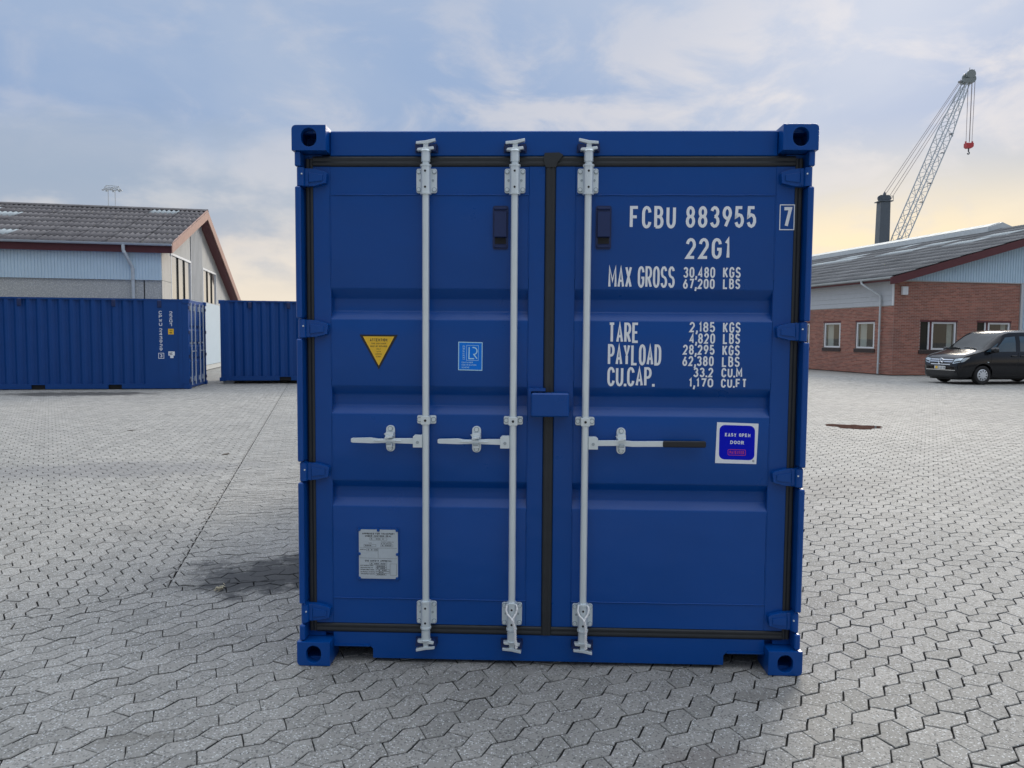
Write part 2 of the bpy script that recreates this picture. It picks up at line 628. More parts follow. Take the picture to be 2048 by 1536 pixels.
def bevel(o, w, seg=2, ang=40):
    m = o.modifiers.new('bevel', 'BEVEL')
    m.width = w
    m.segments = seg
    m.limit_method = 'ANGLE'
    m.angle_limit = R(ang)
    return o


def circle(cx, cy, rx, ry=None, n=16, a0=0, a1=360):
    ry = rx if ry is None else ry
    full = abs(a1 - a0) >= 360
    k = n if full else n + 1
    return [(cx + rx * math.cos(R(a0 + (a1 - a0) * i / n)), cy + ry * math.sin(R(a0 + (a1 - a0) * i / n))) for i in range(k)]


def rrect(x0, x1, z0, z1, r, n=4):
    return (circle(x1 - r, z1 - r, r, n=n, a0=0, a1=90) + circle(x0 + r, z1 - r, r, n=n, a0=90, a1=180) +
            circle(x0 + r, z0 + r, r, n=n, a0=180, a1=270) + circle(x1 - r, z0 + r, r, n=n, a0=270, a1=360))


# ------------------------------------------------------------------ stroke lettering
def arc(cx, cy, rx, ry, a0, a1, n=8):
    p = circle(cx, cy, rx, ry, n, a0, a1)
    return p + [p[0]] if abs(a1 - a0) >= 360 else p


def _o():
    return arc(.5, .70, .5, .30, 0, 180) + arc(.5, .30, .5, .30, 180, 360) + [(1, .70)]


GL = {
    '0': [_o()], 'O': [_o()],
    '1': [[(.0, .80), (.75, 1), (.75, 0)]],
    '2': [arc(.5, .71, .5, .29, 172, -25) + [(0, 0), (1, 0)]],
    '3': [arc(.47, .76, .47, .24, 165, -90), arc(.48, .265, .52, .265, 95, -165)],
    '4': [[(.78, 0), (.78, 1), (0, .27), (1.05, .27)]],
    '5': [[(.92, 1), (.10, 1), (.04, .52)] + arc(.48, .31, .52, .31, 132, -162)],
    '6': [[(.72, 1), (.06, .42)], arc(.5, .29, .5, .29, 0, 360, 14)],
    '7': [[(0, 1), (1, 1), (.38, 0)]],
    '8': [arc(.5, .755, .44, .245, 0, 360, 14), arc(.5, .265, .5, .265, 0, 360, 14)],
    '9': [[(.28, 0), (.94, .58)], arc(.5, .71, .5, .29, 0, 360, 14)],
    'A': [[(0, 0), (.5, 1), (1, 0)], [(.17, .30), (.83, .30)]],
    'B': [[(0, 0), (0, 1), (.5, 1)] + arc(.5, .765, .42, .235, 90, -90) + [(0, .53)],
          [(.5, .53)] + arc(.5, .265, .5, .265, 90, -90) + [(0, 0)]],
    'C': [arc(.5, .70, .5, .30, 8, 180) + arc(.5, .30, .5, .30, 180, 352)],
    'D': [[(0, 0), (0, 1), (.4, 1)] + arc(.4, .68, .6, .32, 90, 0) + arc(.4, .32, .6, .32, 0, -90) + [(0, 0)]],
    'E': [[(1, 1), (0, 1), (0, 0), (1, 0)], [(0, .52), (.85, .52)]],
    'F': [[(1, 1), (0, 1), (0, 0)], [(0, .52), (.85, .52)]],
    'G': [arc(.5, .70, .5, .30, 8, 180) + arc(.5, .30, .5, .30, 180, 360) + [(1, .46), (.55, .46)]],
    'H': [[(0, 0), (0, 1)], [(1, 0), (1, 1)], [(0, .52), (1, .52)]],
    'I': [[(.5, 0), (.5, 1)]],
    'K': [[(0, 0), (0, 1)], [(1, 1), (0, .36)], [(.32, .56), (1, 0)]],
    'L': [[(0, 1), (0, 0), (1, 0)]],
    'M': [[(0, 0), (0, 1), (.5, .30), (1, 1), (1, 0)]],
    'N': [[(0, 0), (0, 1), (1, 0), (1, 1)]],
    'P': [[(0, 0), (0, 1), (.5, 1)] + arc(.5, .73, .5, .27, 90, -90) + [(0, .46)]],
    'R': [[(0, 0), (0, 1), (.5, 1)] + arc(.5, .73, .5, .27, 90, -90) + [(0, .46)], [(.45, .46), (1, 0)]],
    'S': [arc(.5, .75, .48, .25, 15, 270) + arc(.5, .25, .5, .25, 90, -165)],
    'T': [[(0, 1), (1, 1)], [(.5, 1), (.5, 0)]],
    'U': [[(0, 1)] + arc(.5, .30, .5, .30, 180, 360) + [(1, 1)]],
    'V': [[(0, 1), (.5, 0), (1, 1)]],
    'W': [[(0, 1), (.25, 0), (.5, .75), (.75, 0), (1, 1)]],
    'X': [[(0, 0), (1, 1)], [(0, 1), (1, 0)]],
    'Y': [[(0, 1), (.5, .45), (1, 1)], [(.5, .45), (.5, 0)]],
    'Z': [[(0, 1), (1, 1), (0, 0), (1, 0)]],
    '.': [[(.5, 0), (.5, 1.1)]], ',': [[(.6, 1.1), (.6, .2), (.2, -1.2)]], '-': [[(.1, .5), (.9, .5)]],
}
GW = {'M': 1.25, 'W': 1.4, 'I': .30, '1': .55, '.': .22, ',': .28, ' ': .62, '-': .6}


def ribbon(mb, pts, w, put, lift):
    pts = [Vector(p) for p in pts]
    q = [pts[0]]
    for p in pts[1:]:
        if (p - q[-1]).length > 1e-6:
            q.append(p)
    closed = (q[0] - q[-1]).length < 1e-5
    if closed:
        q = q[:-1]
    n = len(q)
    L, Rr = [], []
    for i in range(n):
        a = q[i - 1] if (i or closed) else None
        b = q[(i + 1) % n] if (i < n - 1 or closed) else None
        d0 = (q[i] - a).normalized() if a is not None else None
        d1 = (b - q[i]).normalized() if b is not None else None
        d0 = d0 or d1
        d1 = d1 or d0
        m = Vector((-(d0.y + d1.y), d0.x + d1.x))
        if m.length < 1e-4:
            m = Vector((-d0.y, d0.x))
        m.normalize()
        k = w / 2 / max(.45, m.dot(Vector((-d1.y, d1.x))))
        L.append(q[i] + m * k)
        Rr.append(q[i] - m * k)
    idx = range(n) if closed else range(n - 1)
    for i in idx:
        j = (i + 1) % n
        lf = lift + .000006 * (i % 6)
        mb.quad(put(L[i], lf), put(Rr[i], lf), put(Rr[j], lf), put(L[j], lf))


def text(mb, s, x0, x1, z0, z1, w, put, gap=.32):
    """lettering fitted to a box; put((x,z),lift) maps the plane into space"""
    tot = sum(GW.get(c, 1) for c in s) + gap * (len(s) - 1)
    unit = (x1 - x0) / tot
    x = x0
    k = 0
    for c in s:
        gw = GW.get(c, 1) * unit
        for st in GL.get(c, []):
            k += 1
            if c in '.,':
                ww = w * 1.05
                pts = [(x + gw * .5 + (p[0] - .5) * w, z0 + p[1] * w) for p in st]
            else:
                ww = w
                pts = [(x + w / 2 + max(gw - w, .2 * w) * p[0], z0 + w / 2 + (z1 - z0 - w) * p[1]) for p in st]
            ribbon(mb, pts, ww, put, .00004 * (k % 5))
        x += gw + gap * unit
    return mb


# ------------------------------------------------------------------ ground and paving
g = MB().quad((-700, -120, -.030), (700, -120, -.030), (700, 900, -.030), (-700, 900, -.030)).build('ground', 'ground')
tag(g, kind='structure')
bed = MB().quad((-30, -2.2, -.022), (34, -2.2, -.022), (34, 29.4, -.022), (-30, 29.4, -.022)).build('paving', 'bed')
tag(bed, kind='structure')

SEG, DEL, PIT = .1, R(22.5), .112
ADV, AMP = SEG * math.cos(DEL), SEG * math.sin(DEL)


def zz(t, k):
    """point at parameter t (in segments) on zigzag line k, local frame"""
    i = math.floor(t)
    fr = t - i
    y = (fr if i % 2 == 0 else 1 - fr) * AMP
    return (t * ADV, y + k * PIT)


def cell(i, k):
    """S-shaped paver: one full period between two joints; strips alternate"""
    s = .715
    if k % 2 == 0:
        t0 = 2 * i
        lo = [t0 + s, t0 + 1, t0 + 2, t0 + 2 + s]
        up = [t0 + 1 - s, t0 + 1, t0 + 2, t0 + 3 - s]
    else:
        t0 = 2 * i + 1
        lo = [t0 + 1 - s, t0 + 1, t0 + 2, t0 + 3 - s]
        up = [t0 + s, t0 + 1, t0 + 2, t0 + 2 + s]
    return [zz(t, k) for t in lo] + [zz(t, k + 1) for t in reversed(up)]


def half(p, q):
    """half plane to the left of p->q"""
    nx, ny = -(q[1] - p[1]), q[0] - p[0]
    ln = math.hypot(nx, ny)
    nx, ny = nx / ln, ny / ln
    return nx, ny, nx * p[0] + ny * p[1]


KN = (-2.40, 1.10)


def dirp(a):
    return (KN[0] + math.cos(R(a)), KN[1] + math.sin(R(a)))


H_lineL = half(KN, dirp(106))                       # left of the straight joint
H_lineR = (-H_lineL[0], -H_lineL[1], -H_lineL[2] + .0015)
H_lineL = (H_lineL[0], H_lineL[1], H_lineL[2] + .0015)
H_Cup = half(KN, dirp(16))
H_Cdn = tuple(-v for v in H_Cup)
H_Bup = half(dirp(222), KN)
H_Bdn = tuple(-v for v in H_Bup)
H_west = half((-.3, 0), (-.3, 1))
H_east = tuple(-v for v in H_west)


def sd(h, p):
    return h[0] * p[0] + h[1] * p[1] - h[2]


def clip(poly, h):
    out = []
    n = len(poly)
    for i in range(n):
        a, b = poly[i], poly[(i + 1) % n]
        da, db = sd(h, a), sd(h, b)
        if da >= 0:
            out.append(a)
        if (da >= 0) != (db >= 0):
            t = da / (da - db)
            out.append((a[0] + (b[0] - a[0]) * t, a[1] + (b[1] - a[1]) * t))
    return out


def inset(poly, d):
    """true offset of a counter-clockwise outline; d may be one value or one per edge"""
    n = len(poly)
    ds = d if isinstance(d, (list, tuple)) else [d] * n
    ed = []
    for i in range(n):
        a, b = poly[i], poly[(i + 1) % n]
        ln = math.dist(a, b)
        ed.append(None if ln < 1e-5 else ((b[0] - a[0]) / ln, (b[1] - a[1]) / ln))
    o = []
    for i in range(n):
        e0, e1, d0, d1 = ed[i - 1], ed[i], ds[i - 1], ds[i]
        e0 = e0 or e1
        e1 = e1 or e0
        if e0 is None:
            o.append(poly[i])
            continue
        det = e0[0] * e1[1] - e0[1] * e1[0]
        n0, n1 = (-e0[1], e0[0]), (-e1[1], e1[0])
        if abs(det) < .15:
            o.append((poly[i][0] + (n0[0] * d0 + n1[0] * d1) / 2, poly[i][1] + (n0[1] * d0 + n1[1] * d1) / 2))
        else:
            # the point that lies d0 inside one edge and d1 inside the other
            dt = n0[0] * n1[1] - n0[1] * n1[0]
            o.append((poly[i][0] + (d0 * n1[1] - d1 * n0[1]) / dt, poly[i][1] + (n0[0] * d1 - n1[0] * d0) / dt))
    return o


def visible(x, y):
    d = y - CAM.y
    return -1.75 < y < 29 and -.84 * d - 1.4 < x < .80 * d + 1.4 and not (abs(x) < 1.0 and .9 < y < 5.6)


def joints(g_):
    """joint half-widths round one paver: long zigzag joints open, butt joints tight"""
    return [g_, g_, g_, g_ * .55, g_, g_, g_, g_ * .55]


def area(poly):
    return .5 * abs(sum(poly[i - 1][0] * poly[i][1] - poly[i][0] * poly[i - 1][1] for i in range(len(poly))))


def paver_geo(mb, poly, z, full, tilt=(0, 0), c=(0, 0)):
    n = len(poly)
    mb.cur = 0

    def zt(p):
        return z + tilt[0] * (p[0] - c[0]) + tilt[1] * (p[1] - c[1])
    top = inset(poly, .0022)
    vs = [(*p, zt(p)) for p in top] + [(*p, zt(p) - .0035) for p in poly]
    fs = [list(range(n))] + [[i + n, (i + 1) % n + n, (i + 1) % n, i] for i in range(n)]
    if full:
        vs += [(*p, -.0215) for p in poly]
    mb.add(vs, fs)
    if full:
        mb.cur = 1
        mb.add(vs[n:], [[i + n, (i + 1) % n + n, (i + 1) % n, i] for i in range(n)])


near = []
rest = MB()
zones = [('A', 46.5, (0, 0)), ('B', 106, KN), ('C', 16, KN)]
for zn, ang, org in zones:
    ca, sa = math.cos(R(ang)), math.sin(R(ang))
    # index range covering the yard
    rngi = range(-190, 230)
    rngk = range(-330, 330)
    for k in rngk:
        # quick reject by strip mid-line
        for i in rngi:
            lx = (2 * i + 2) * ADV
            ly = (k + .5) * PIT + AMP / 2
            x = org[0] + ca * lx - sa * ly
            y = org[1] + sa * lx + ca * ly
            if not visible(x, y):
                continue
            p = (x, y)
            west = sd(H_west, p)
            dl = sd(H_lineL, p)
            if zn == 'A':
                hb = H_Bdn if dl > 0 else H_Cdn
                inz = sd(hb, p) > -.16 or west < .16
                if not inz:
                    continue
                cl = []
                if west > -.16:
                    if sd(hb, p) < .16:
                        if west > .16:
                            cl = [hb]
                        elif sd(hb, p) < -.02:
                            cl = [H_east]
            elif zn == 'B':
                if dl < -.16 or sd(H_Bup, p) < -.16:
                    continue
                cl = [h for h in (H_lineL, H_Bup) if sd(h, p) < .16]
            else:
                if dl > .16 or sd(H_Cup, p) < -.16 or west < -.16:
                    continue
                cl = [h for h in (H_lineR, H_Cup, H_west) if sd(h, p) < .16]
            loc = cell(i, k)
            poly = [(org[0] + ca * a - sa * b, org[1] + sa * a + ca * b) for a, b in loc]
            for h in cl:
                poly = clip(poly, h)
                if len(poly) < 3:
                    break
            if len(poly) < 3 or area(poly) < .0016:
                continue
            d = y - CAM.y
            gap = .0026 + .0010 * random.random()
            if zn == 'A' and not cl and -1.12 < y < .75 and -.70 * d - .05 < x < .66 * d + .05 and not (abs(x) < 1.15 and y > .12):
                near.append((d + abs(x) * .05, i, k))
                continue
            poly = inset(poly, gap if cl else joints(gap))
            jit = .0010 if d > 8 else .0014
            poly = [(a + random.uniform(-jit, jit), b + random.uniform(-jit, jit)) for a, b in poly]
            z = -.0022 + random.uniform(-.0018, .0018)
            paver_geo(rest, poly, z, d < 14, (random.gauss(0, .006), random.gauss(0, .006)), (x, y))
near.sort()
ca, sa = math.cos(R(46.5)), math.sin(R(46.5))
variants = {}
for par in (0, 1):
    base = cell(0, par)
    c0 = ((2 * 1) * ADV, (par + .5) * PIT + AMP / 2)
    base = [(a - c0[0], b - c0[1]) for a, b in base]
    for q in range(7):
        mb = MB()
        # chipped corners and slightly uneven edges
        pl = inset(base, joints(.0031))
        pts = []
        for j in range(len(pl)):
            a, b = pl[j], pl[(j + 1) % len(pl)]
            pts.append((a[0] + random.uniform(-.0016, .0016), a[1] + random.uniform(-.0016, .0016)))
            if math.dist(a, b) > .05:
                pts.append(((a[0] + b[0]) / 2 + random.uniform(-.0013, .0013), (a[1] + b[1]) / 2 + random.uniform(-.0013, .0013)))
        paver_geo(mb, pts, 0, True)
        variants[par, q] = mb.mesh('paver', 'paver', 'bed')
for n, (dd, i, k) in enumerate(near):
    lx, ly = (2 * i + 2) * ADV, (k + .5) * PIT + AMP / 2
    x, y = ca * lx - sa * ly, sa * lx + ca * ly
    z = -.0028 + random.uniform(-.0018, .0016)
    if n < 300:
        o = obj('paver', variants[k % 2, random.randrange(7)], bed)
        o.location = (x, y, z)
        o.rotation_euler = (random.gauss(0, .007), random.gauss(0, .007), R(46.5) + random.gauss(0, .006))
    else:
        poly = inset([(ca * a - sa * b, sa * a + ca * b) for a, b in cell(i, k)], joints(.0031))
        paver_geo(rest, poly, z, True, (random.gauss(0, .006), random.gauss(0, .006)), (x, y))
tag(rest.build('pavers', 'paver', 'bed', parent=bed), kind='stuff')
print('near pavers', len(near), 'rest faces', len(rest.f))


# ------------------------------------------------------------------ shipping containers
def boolean(me, cutters):
    """difference of meshes, applied at once; the cutters are thrown away"""
    o = obj('body', me)
    cs = []
    for c in cutters:
        co = obj('cutter', c)
        cs.append(co)
        m = o.modifiers.new('cut', 'BOOLEAN')
        m.object = co
        m.operation = 'DIFFERENCE'
        m.solver = 'EXACT'
    dg = bpy.context.evaluated_depsgraph_get()
    res = bpy.data.meshes.new_from_object(o.evaluated_get(dg))
    for x in cs + [o]:
        bpy.data.objects.remove(x)
    return res


def make_casting():
    """corner casting, left top: hollow block with slots on the end, the side and the top"""
    a = MB()
    # rounded outer corner in the end view
    poly = [(.162, 0), (.162, .118)] + circle(.020, .098, .020, n=5, a0=90, a1=180) + [(0, 0)]
    a.prism(poly, 0, .178, 'y')
    bm = bmesh.new()
    me = a.mesh('corner_casting', 'blue')
    bm.from_mesh(me)
    bmesh.ops.recalc_face_normals(bm, faces=bm.faces)
    bm.to_mesh(me)
    bm.free()
    cav = MB().box(.030, .138, .030, .150, .014, .090).mesh('c')
    end = MB().prism(rrect(.045, .118, .018, .104, .036, 6), -.02, .05, 'y').mesh('c')
    side = MB().prism(rrect(.045, .13, .025, .10, .034, 6), -.02, .05, 'x').mesh('c')
    top = MB().prism(rrect(.085, .125, .09, .145, .018, 6), .07, .15, 'z').mesh('c')
    bot = MB().prism(rrect(.060, .125, .09, .17, .02, 4), -.05, .05, 'z').mesh('c')
    for c in (cav, end, side, top, bot):
        b2 = bmesh.new()
        b2.from_mesh(c)
        bmesh.ops.recalc_face_normals(b2, faces=b2.faces)
        b2.to_mesh(c)
        b2.free()
    res = boolean(me, [cav, end, top])
    res.name = 'corner_casting'
    return res


def mirrored(me, sx=1, sy=1, sz=1, name=None):
    m2 = me.copy()
    m2.transform(Matrix.Diagonal((sx, sy, sz, 1)))
    if sx * sy * sz < 0:
        m2.flip_normals()
    if name:
        m2.name = name
    return m2


CAST = make_casting()
W, H, LEN = 2.438, 2.591, 6.058


def castings(root, mat):
    me = CAST.copy()
    me.materials.clear()
    me.materials.append(M[mat])
    for sx in (1, -1):
        for sy in (1, -1):
            for sz in (1, -1):
                o = obj('corner_casting', mirrored(me, sx, sy, sz), root)
                o.location = (-sx * W / 2, 0 if sy == 1 else LEN, H - .118 if sz == 1 else .118)
                if sy == 1:
                    bevel(o, .004, 2, 50)


def wave_profile(y0, y1, x, depth, pitch=.278, flat0=0.0, mirror=1):
    """trapezoid wall line seen from above: list of (x, y)"""
    pts = [(x, y0)]
    y = y0 + flat0
    while y + pitch < y1 - .03:
        pts += [(x, y), (x + mirror * depth, y + .068), (x + mirror * depth, y + .139), (x, y + .207)]
        y += pitch
    pts.append((x, y1))
    return pts


def shell(root, mat, flat_near=.12, wd=.036):
    """long sides, roof, floor, rails and far end shared by every box"""
    for s in (-1, 1):
        n = 'side_wall'
        prof = wave_profile(.16, LEN - .16, s * 1.196, wd, flat0=flat_near, mirror=-s)
        MB().grid([[(px, py, z) for px, py in prof] for z in (.155, 2.545)]).build(n, mat, parent=root)
        r = MB()
        r.box(min(s * 1.205, s * 1.14), max(s * 1.205, s * 1.14), .17, LEN - .17, 2.535, 2.583)
        r.build('top_rail', mat, parent=root)
        r = MB()
        xa, xb = min(s * 1.205, s * 1.15), max(s * 1.205, s * 1.15)
        y = .17
        for fa, fb in ((1.85, 2.21), (3.85, 4.21)):
            r.box(xa, xb, y, fa, .018, .16)
            r.box(xa, xb, fa, fb, .135, .16)
            y = fb
        r.box(xa, xb, y, LEN - .17, .018, .16)
        r.build('bottom_rail', mat, parent=root)
        for sy in (0, 1):
            y0 = .05 if sy == 0 else LEN - .16
            MB().box(min(s * 1.212, s * 1.13), max(s * 1.212, s * 1.13), (.20 if sy == 0 else y0), (y0 + .11 if sy else .30),
                     .10, 2.50).build('corner_post', mat, parent=root)
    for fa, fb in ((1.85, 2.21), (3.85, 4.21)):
        MB().box(-1.149, 1.149, fa - .01, fb + .01, .015, .134).build('fork_pocket_shade', 'hole', parent=root)  # closed black box stands in for the shade inside the pocket
    prof = []
    y = .25
    while y < LEN - .4:
        prof += [(y, 2.572), (y + .05, 2.588), (y + .17, 2.588), (y + .22, 2.572)]
        y += .36
    MB().grid([[(x, a, b) for a, b in [(.08, 2.572)] + prof + [(LEN - .05, 2.572)]] for x in (-1.14, 1.14)]).build('roof', mat, parent=root)
    MB().box(-1.13, 1.13, .16, LEN - .1, .135, .165).build('floor', 'blue_dark', parent=root)
    pr = []
    x = -1.06
    while x < .9:
        pr += [(x, 0), (x + .05, .04), (x + .15, .04), (x + .2, 0)]
        x += .27
    e = MB()
    e.grid([[(a, LEN - .03 - b, z) for a, b in [(-1.14, 0)] + pr + [(1.14, 0)]] for z in (.1, 2.55)])
    e.build('end_wall', mat, parent=root)
    MB().box(-1.06, 1.06, LEN - .1, LEN - .02, .02, .16).build('end_sill', mat, parent=root)
    MB().box(-1.06, 1.06, LEN - .1, LEN - .02, 2.48, 2.58).build('end_header', mat, parent=root)


# ---- the blue box in front of us, doors towards the camera
box = thing('shipping_container', (0, 0, 0), 0, 'large blue shipping container facing the camera with three galvanised door rods',
            'container', 'blue shipping containers on the yard')
castings(box, 'blue')
shell(box, 'blue')
DF = .070           # door face
for s in (-1, 1):
    p = MB()
    zs = [.12, .198, .302, .900, 1.000, 1.593, 1.690, 2.312, 2.402, 2.474]
    # front flange of the post, stepped where the hinge knuckles sit
    for j, (za, zb) in enumerate(zip(zs[:-1], zs[1:])):
        xo = 1.209 if j % 2 == 0 else 1.201
        yf = .010 if j % 2 == 0 else .020
        p.bbox(min(s * xo, s * 1.182), max(s * xo, s * 1.182), yf, .085, za + .001, zb - .001, .005)
    p.box(min(s * 1.209, s * 1.10), max(s * 1.209, s * 1.10), .0852, .20, .12, 2.47)
    p.build('front_post', 'blue', parent=box)
# header and sill
h = MB().bbox(-1.056, 1.056, DF, .19, 2.462, 2.580, .005)
h.box(-1.18, -1.057, .115, .19, 2.44, 2.474).box(1.057, 1.18, .115, .19, 2.44, 2.474)
h.build('door_header', 'blue', parent=box)
sl = MB()
sl.prism([(-1.056, .076), (-1.056, .146), (1.056, .146), (1.056, .076), (.872, .076), (.860, .064), (.860, .017), (-.860, .017), (-.860, .064), (-.872, .076)],
         DF, .16, 'y')
sl.box(-1.178, -1.0565, .115, .16, .119, .146).box(1.0565, 1.178, .115, .16, .119, .146)
sl.box(-1.052, -.875, .062, DF - .0005, .0765, .084).box(.875, 1.052, .062, DF - .0005, .0765, .084)
sl.build('door_sill', 'blue', parent=box)
MB().box(-1.2, 1.2, .165, .18, .145, 2.46).build('door_frame_back', 'blue_dark', parent=box)

GRO = [(1.835, 1.792, 1.728, 1.690), (1.365, 1.326, 1.270, 1.233), (.903, .869, .813, .778)]


def groove_profile():
    pts = [(2.280, DF)]
    for a, b, c, d in GRO:
        yb = DF + .037
        r = .007
        pts += [(a + r, DF), (a + r * .3, DF + .0012), (a - r * .5, DF + .0055),
                (b + r * .5, yb - .0055), (b - r * .3, yb - .0012), (b - r, yb),
                (c + r, yb), (c + r * .3, yb - .0012), (c - r * .5, yb - .0055),
                (d + r * .5, DF + .0055), (d - r * .3, DF + .0012), (d - r, DF)]
    pts.append((.319, DF))
    return pts


PLATE = lambda p, l: (p[0], DF - .0012 - l, p[1])


def make_door(s, xa, xb, pa, pb):
    d = MB()
    d.bbox(xa, pa, DF, .12, .190, 2.414, .003)
    d.bbox(pb, xb, DF, .12, .190, 2.414, .003)
    d.box(pa, pb, DF + .0003, .12, 2.2805, 2.4115)
    d.box(pa, pb, DF + .0003, .12, .1925, .3185)
    d.smooth = True
    gp = groove_profile()
    n = 9
    # gentle oil-canning of the pressed sheet
    rows = []
    for z, y in gp:
        rows.append([(pa + (pb - pa) * i / n, y, z) for i in range(n + 1)])
    d.grid(rows)
    d.smooth = False
    return d.build('door', 'blue', parent=box)


doorL = make_door(-1, -1.140, -.029, -1.056, -.107)
doorL['label'] = 'left door leaf with two locking rods'
doorR = make_door(1, .020, 1.140, .115, 1.051)
doorR['label'] = 'right door leaf with white lettering'
for dr, pa, pb in ((doorL, -1.056, -.107), (doorR, .115, 1.051)):
    w = MB()
    for z in (2.2805, .3188):
        pts = [(pa + (pb - pa) * i / 24, DF - .0008 + random.uniform(-.0008, .0008), z + random.uniform(-.0012, .0012)) for i in range(25)]
        w.tube(pts, .0034, 6)
    for x in (pa, pb):
        pts = [(x + random.uniform(-.001, .001), DF - .0002 + random.uniform(-.0008, .0008), .319 + 1.961 * i / 40) for i in range(41)]
        pts = [p for p in pts if not any(gd - .004 < p[2] < ga + .004 for ga, _, _, gd in GRO)]
        for a, b in zip(pts[:-1], pts[1:]):
            if (b[2] - a[2]) < .07:
                w.cyl(a, b, .0026, n=6)
    tag(w.build('weld_bead', 'blue', parent=dr), kind='stuff')


def gasket_strip(mb, p0, p1, half_w, y0, across):
    """lip seal: low dome with a ridge, running p0->p1 in the door plane"""
    prof = [(-1, .022), (-.95, .004), (-.45, -.004), (-.1, .001), (.15, .003), (.5, -.004), (.95, .006), (1, .022)]
    rows = []
    for p in (p0, p1):
        rows.append([(p[0] + across[0] * a * half_w, y0 + b, p[1] + across[1] * a * half_w) for a, b in prof])
    mb.smooth = True
    mb.grid(rows)
    mb.smooth = False


for dr, s, xo, xi in ((doorL, -1, -1.157, -.006), (doorR, 1, 1.157, .014)):
    q = MB()
    gasket_strip(q, (xo, .150), (xo, 2.450), .021, .070, (s, 0))
    gasket_strip(q, (xo - s * .018, 2.438), (xi, 2.438), .026, .068, (0, 1))
    gasket_strip(q, (xo - s * .018, .168), (xi, .168), .024, .068, (0, 1))
    if s < 0:
        gasket_strip(q, (-.0045, .150), (-.0045, 2.450), .0255, .062, (1, 0))
        q.box(-.0285, .0195, .085, .13, .15, 2.45)
        q.prism([(-.038, 2.448), (-.034, 2.474), (.034, 2.476), (.054, 2.464), (.026, 2.430), (.020, 2.408), (-.028, 2.408), (-.034, 2.425)], .056, .0695, 'y')
    q.box(min(xo - s * .021, xo + s * .023), max(xo - s * .021, xo + s * .023), .0925, .13, .15, 2.45)
    q.build('door_seal', 'rubber', parent=dr)
    # hinges: tapered blade, knuckle and pin
    for z in (.252, .950, 1.642, 2.357):
        hb = MB()
        poly = [(s * 1.070, z - .026), (s * 1.064, z + .018), (s * 1.072, z + .026), (s * 1.125, z + .040), (s * 1.182, z + .043),
                (s * 1.182, z - .043), (s * 1.125, z - .040)]
        if s > 0:
            poly = poly[::-1]
        hb.prism(poly, .040, DF - .0004, 'y')
        hb.prism([(s * 1.084, z - .016), (s * 1.084, z + .012), (s * 1.150, z + .022), (s * 1.150, z - .024)][::(1 if s < 0 else -1)], .035, .0402, 'y')
        hb.cyl((s * 1.186, .034, z - .0425), (s * 1.186, .034, z + .0425), .0185, n=14)
        hb.bbox(min(s * 1.150, s * 1.188), max(s * 1.150, s * 1.188), .036, .052, z - .042, z + .042, .004)
        o = bevel(hb.build('hinge', 'blue', parent=dr), .004, 2, 35)
        pn = MB().cyl((s * 1.176, .0125, z + .012), (s * 1.176, .0165, z + .012), .004, n=8)
        pn.cyl((s * 1.176, .0150, z + .012), (s * 1.176, .040, z + .012), .0028, n=6)
        pn.build('grease_nipple', 'galv', parent=dr)
# vents
for dr, xa, xb, za, zb in ((doorL, -.277, -.204, 2.024, 2.229), (doorR, .211, .284, 2.026, 2.230)):
    v = MB()
    cx = (xa + xb) / 2
    v.prism(rrect(xa, xb, za, zb, .010), DF - .006, DF - .0006, 'y')
    v.prism([(DF - .0062, za + .055), (DF - .024, za + .058), (DF - .020, zb - .030), (DF - .0062, zb - .026)], xa + .008, xb - .008, 'x')
    v.bbox(xa + .005, xb - .005, DF - .012, DF - .0062, zb - .020, zb - .006, .003)
    v.bbox(xa + .005, xb - .005, DF - .012, DF - .0062, za + .006, za + .022, .003)
    v.cur = 1
    v.box(xa + .010, xb - .010, DF - .0085, DF - .0061, za + .026, za + .0545)
    v.cur = 2
    for bx in (cx - .02, cx + .02):
        for bz in (zb - .013, za + .014):
            v.cyl((bx, DF - .0145, bz), (bx, DF - .011, bz), .0045, n=8)
    bevel(v.build('vent', 'blue_dark', 'hole', 'blue_dark', parent=dr), .002, 2, 40)
# padlock box over the centre seam
lb = MB()
lb.prism([(-.101, 1.235), (-.101, 1.366), (-.020, 1.366), (-.020, 1.352), (-.088, 1.352), (-.088, 1.235)], .020, DF - .0004, 'y')
lb.bbox(-.087, .092, -.012, .058, 1.233, 1.345, .006)
lb.box(.084, .091, .0582, DF - .0006, 1.240, 1.338)
lb.tube([(.092, .046, 1.262), (.100, .046, 1.256), (.106, .046, 1.262), (.106, .046, 1.275)], .0028, 6)
lb.build('padlock_box', 'blue', parent=doorR)


# locking rods
def plate_guide(x, z0, z1, up):
    m = MB()
    m.prism(rrect(x - .049, x + .049, z0, z1, .010), .059, DF - .0005, 'y')
    zc = (z0 + z1) / 2
    for sx in (-1, 1):
        for sz in (-1, 1):
            m.cur = 2
            m.cyl((x + sx * .037, .0560, zc + sz * .042), (x + sx * .037, .0592, zc + sz * .042), .0115, .0115, 12)
            m.cur = 0
            m.cyl((x + sx * .037, .050, zc + sz * .042), (x + sx * .037, .0562, zc + sz * .042), .0080, .0085, 10)
        m.cur = 2
        m.cyl((x + sx * .030, .056, zc + .002), (x + sx * .030, .0592, zc + .002), .006, n=8)
        m.cur = 0
    m.cyl((x, .030, z0 - .004), (x, .030, z1 + .004), .0235, n=20)
    m.box(x - .020, x + .020, .034, .0592, z0 + .004, z1 - .004)
    for za in (z0 - .012, z1 + .004):
        m.cyl((x, .030, za), (x, .030, za + .008), .0265, n=20)
    m.cur = 1
    for z in (z0 + .020, z1 - .020):
        m.cyl((x, .0050, z), (x, .0072, z), .0052, n=10)
    return m


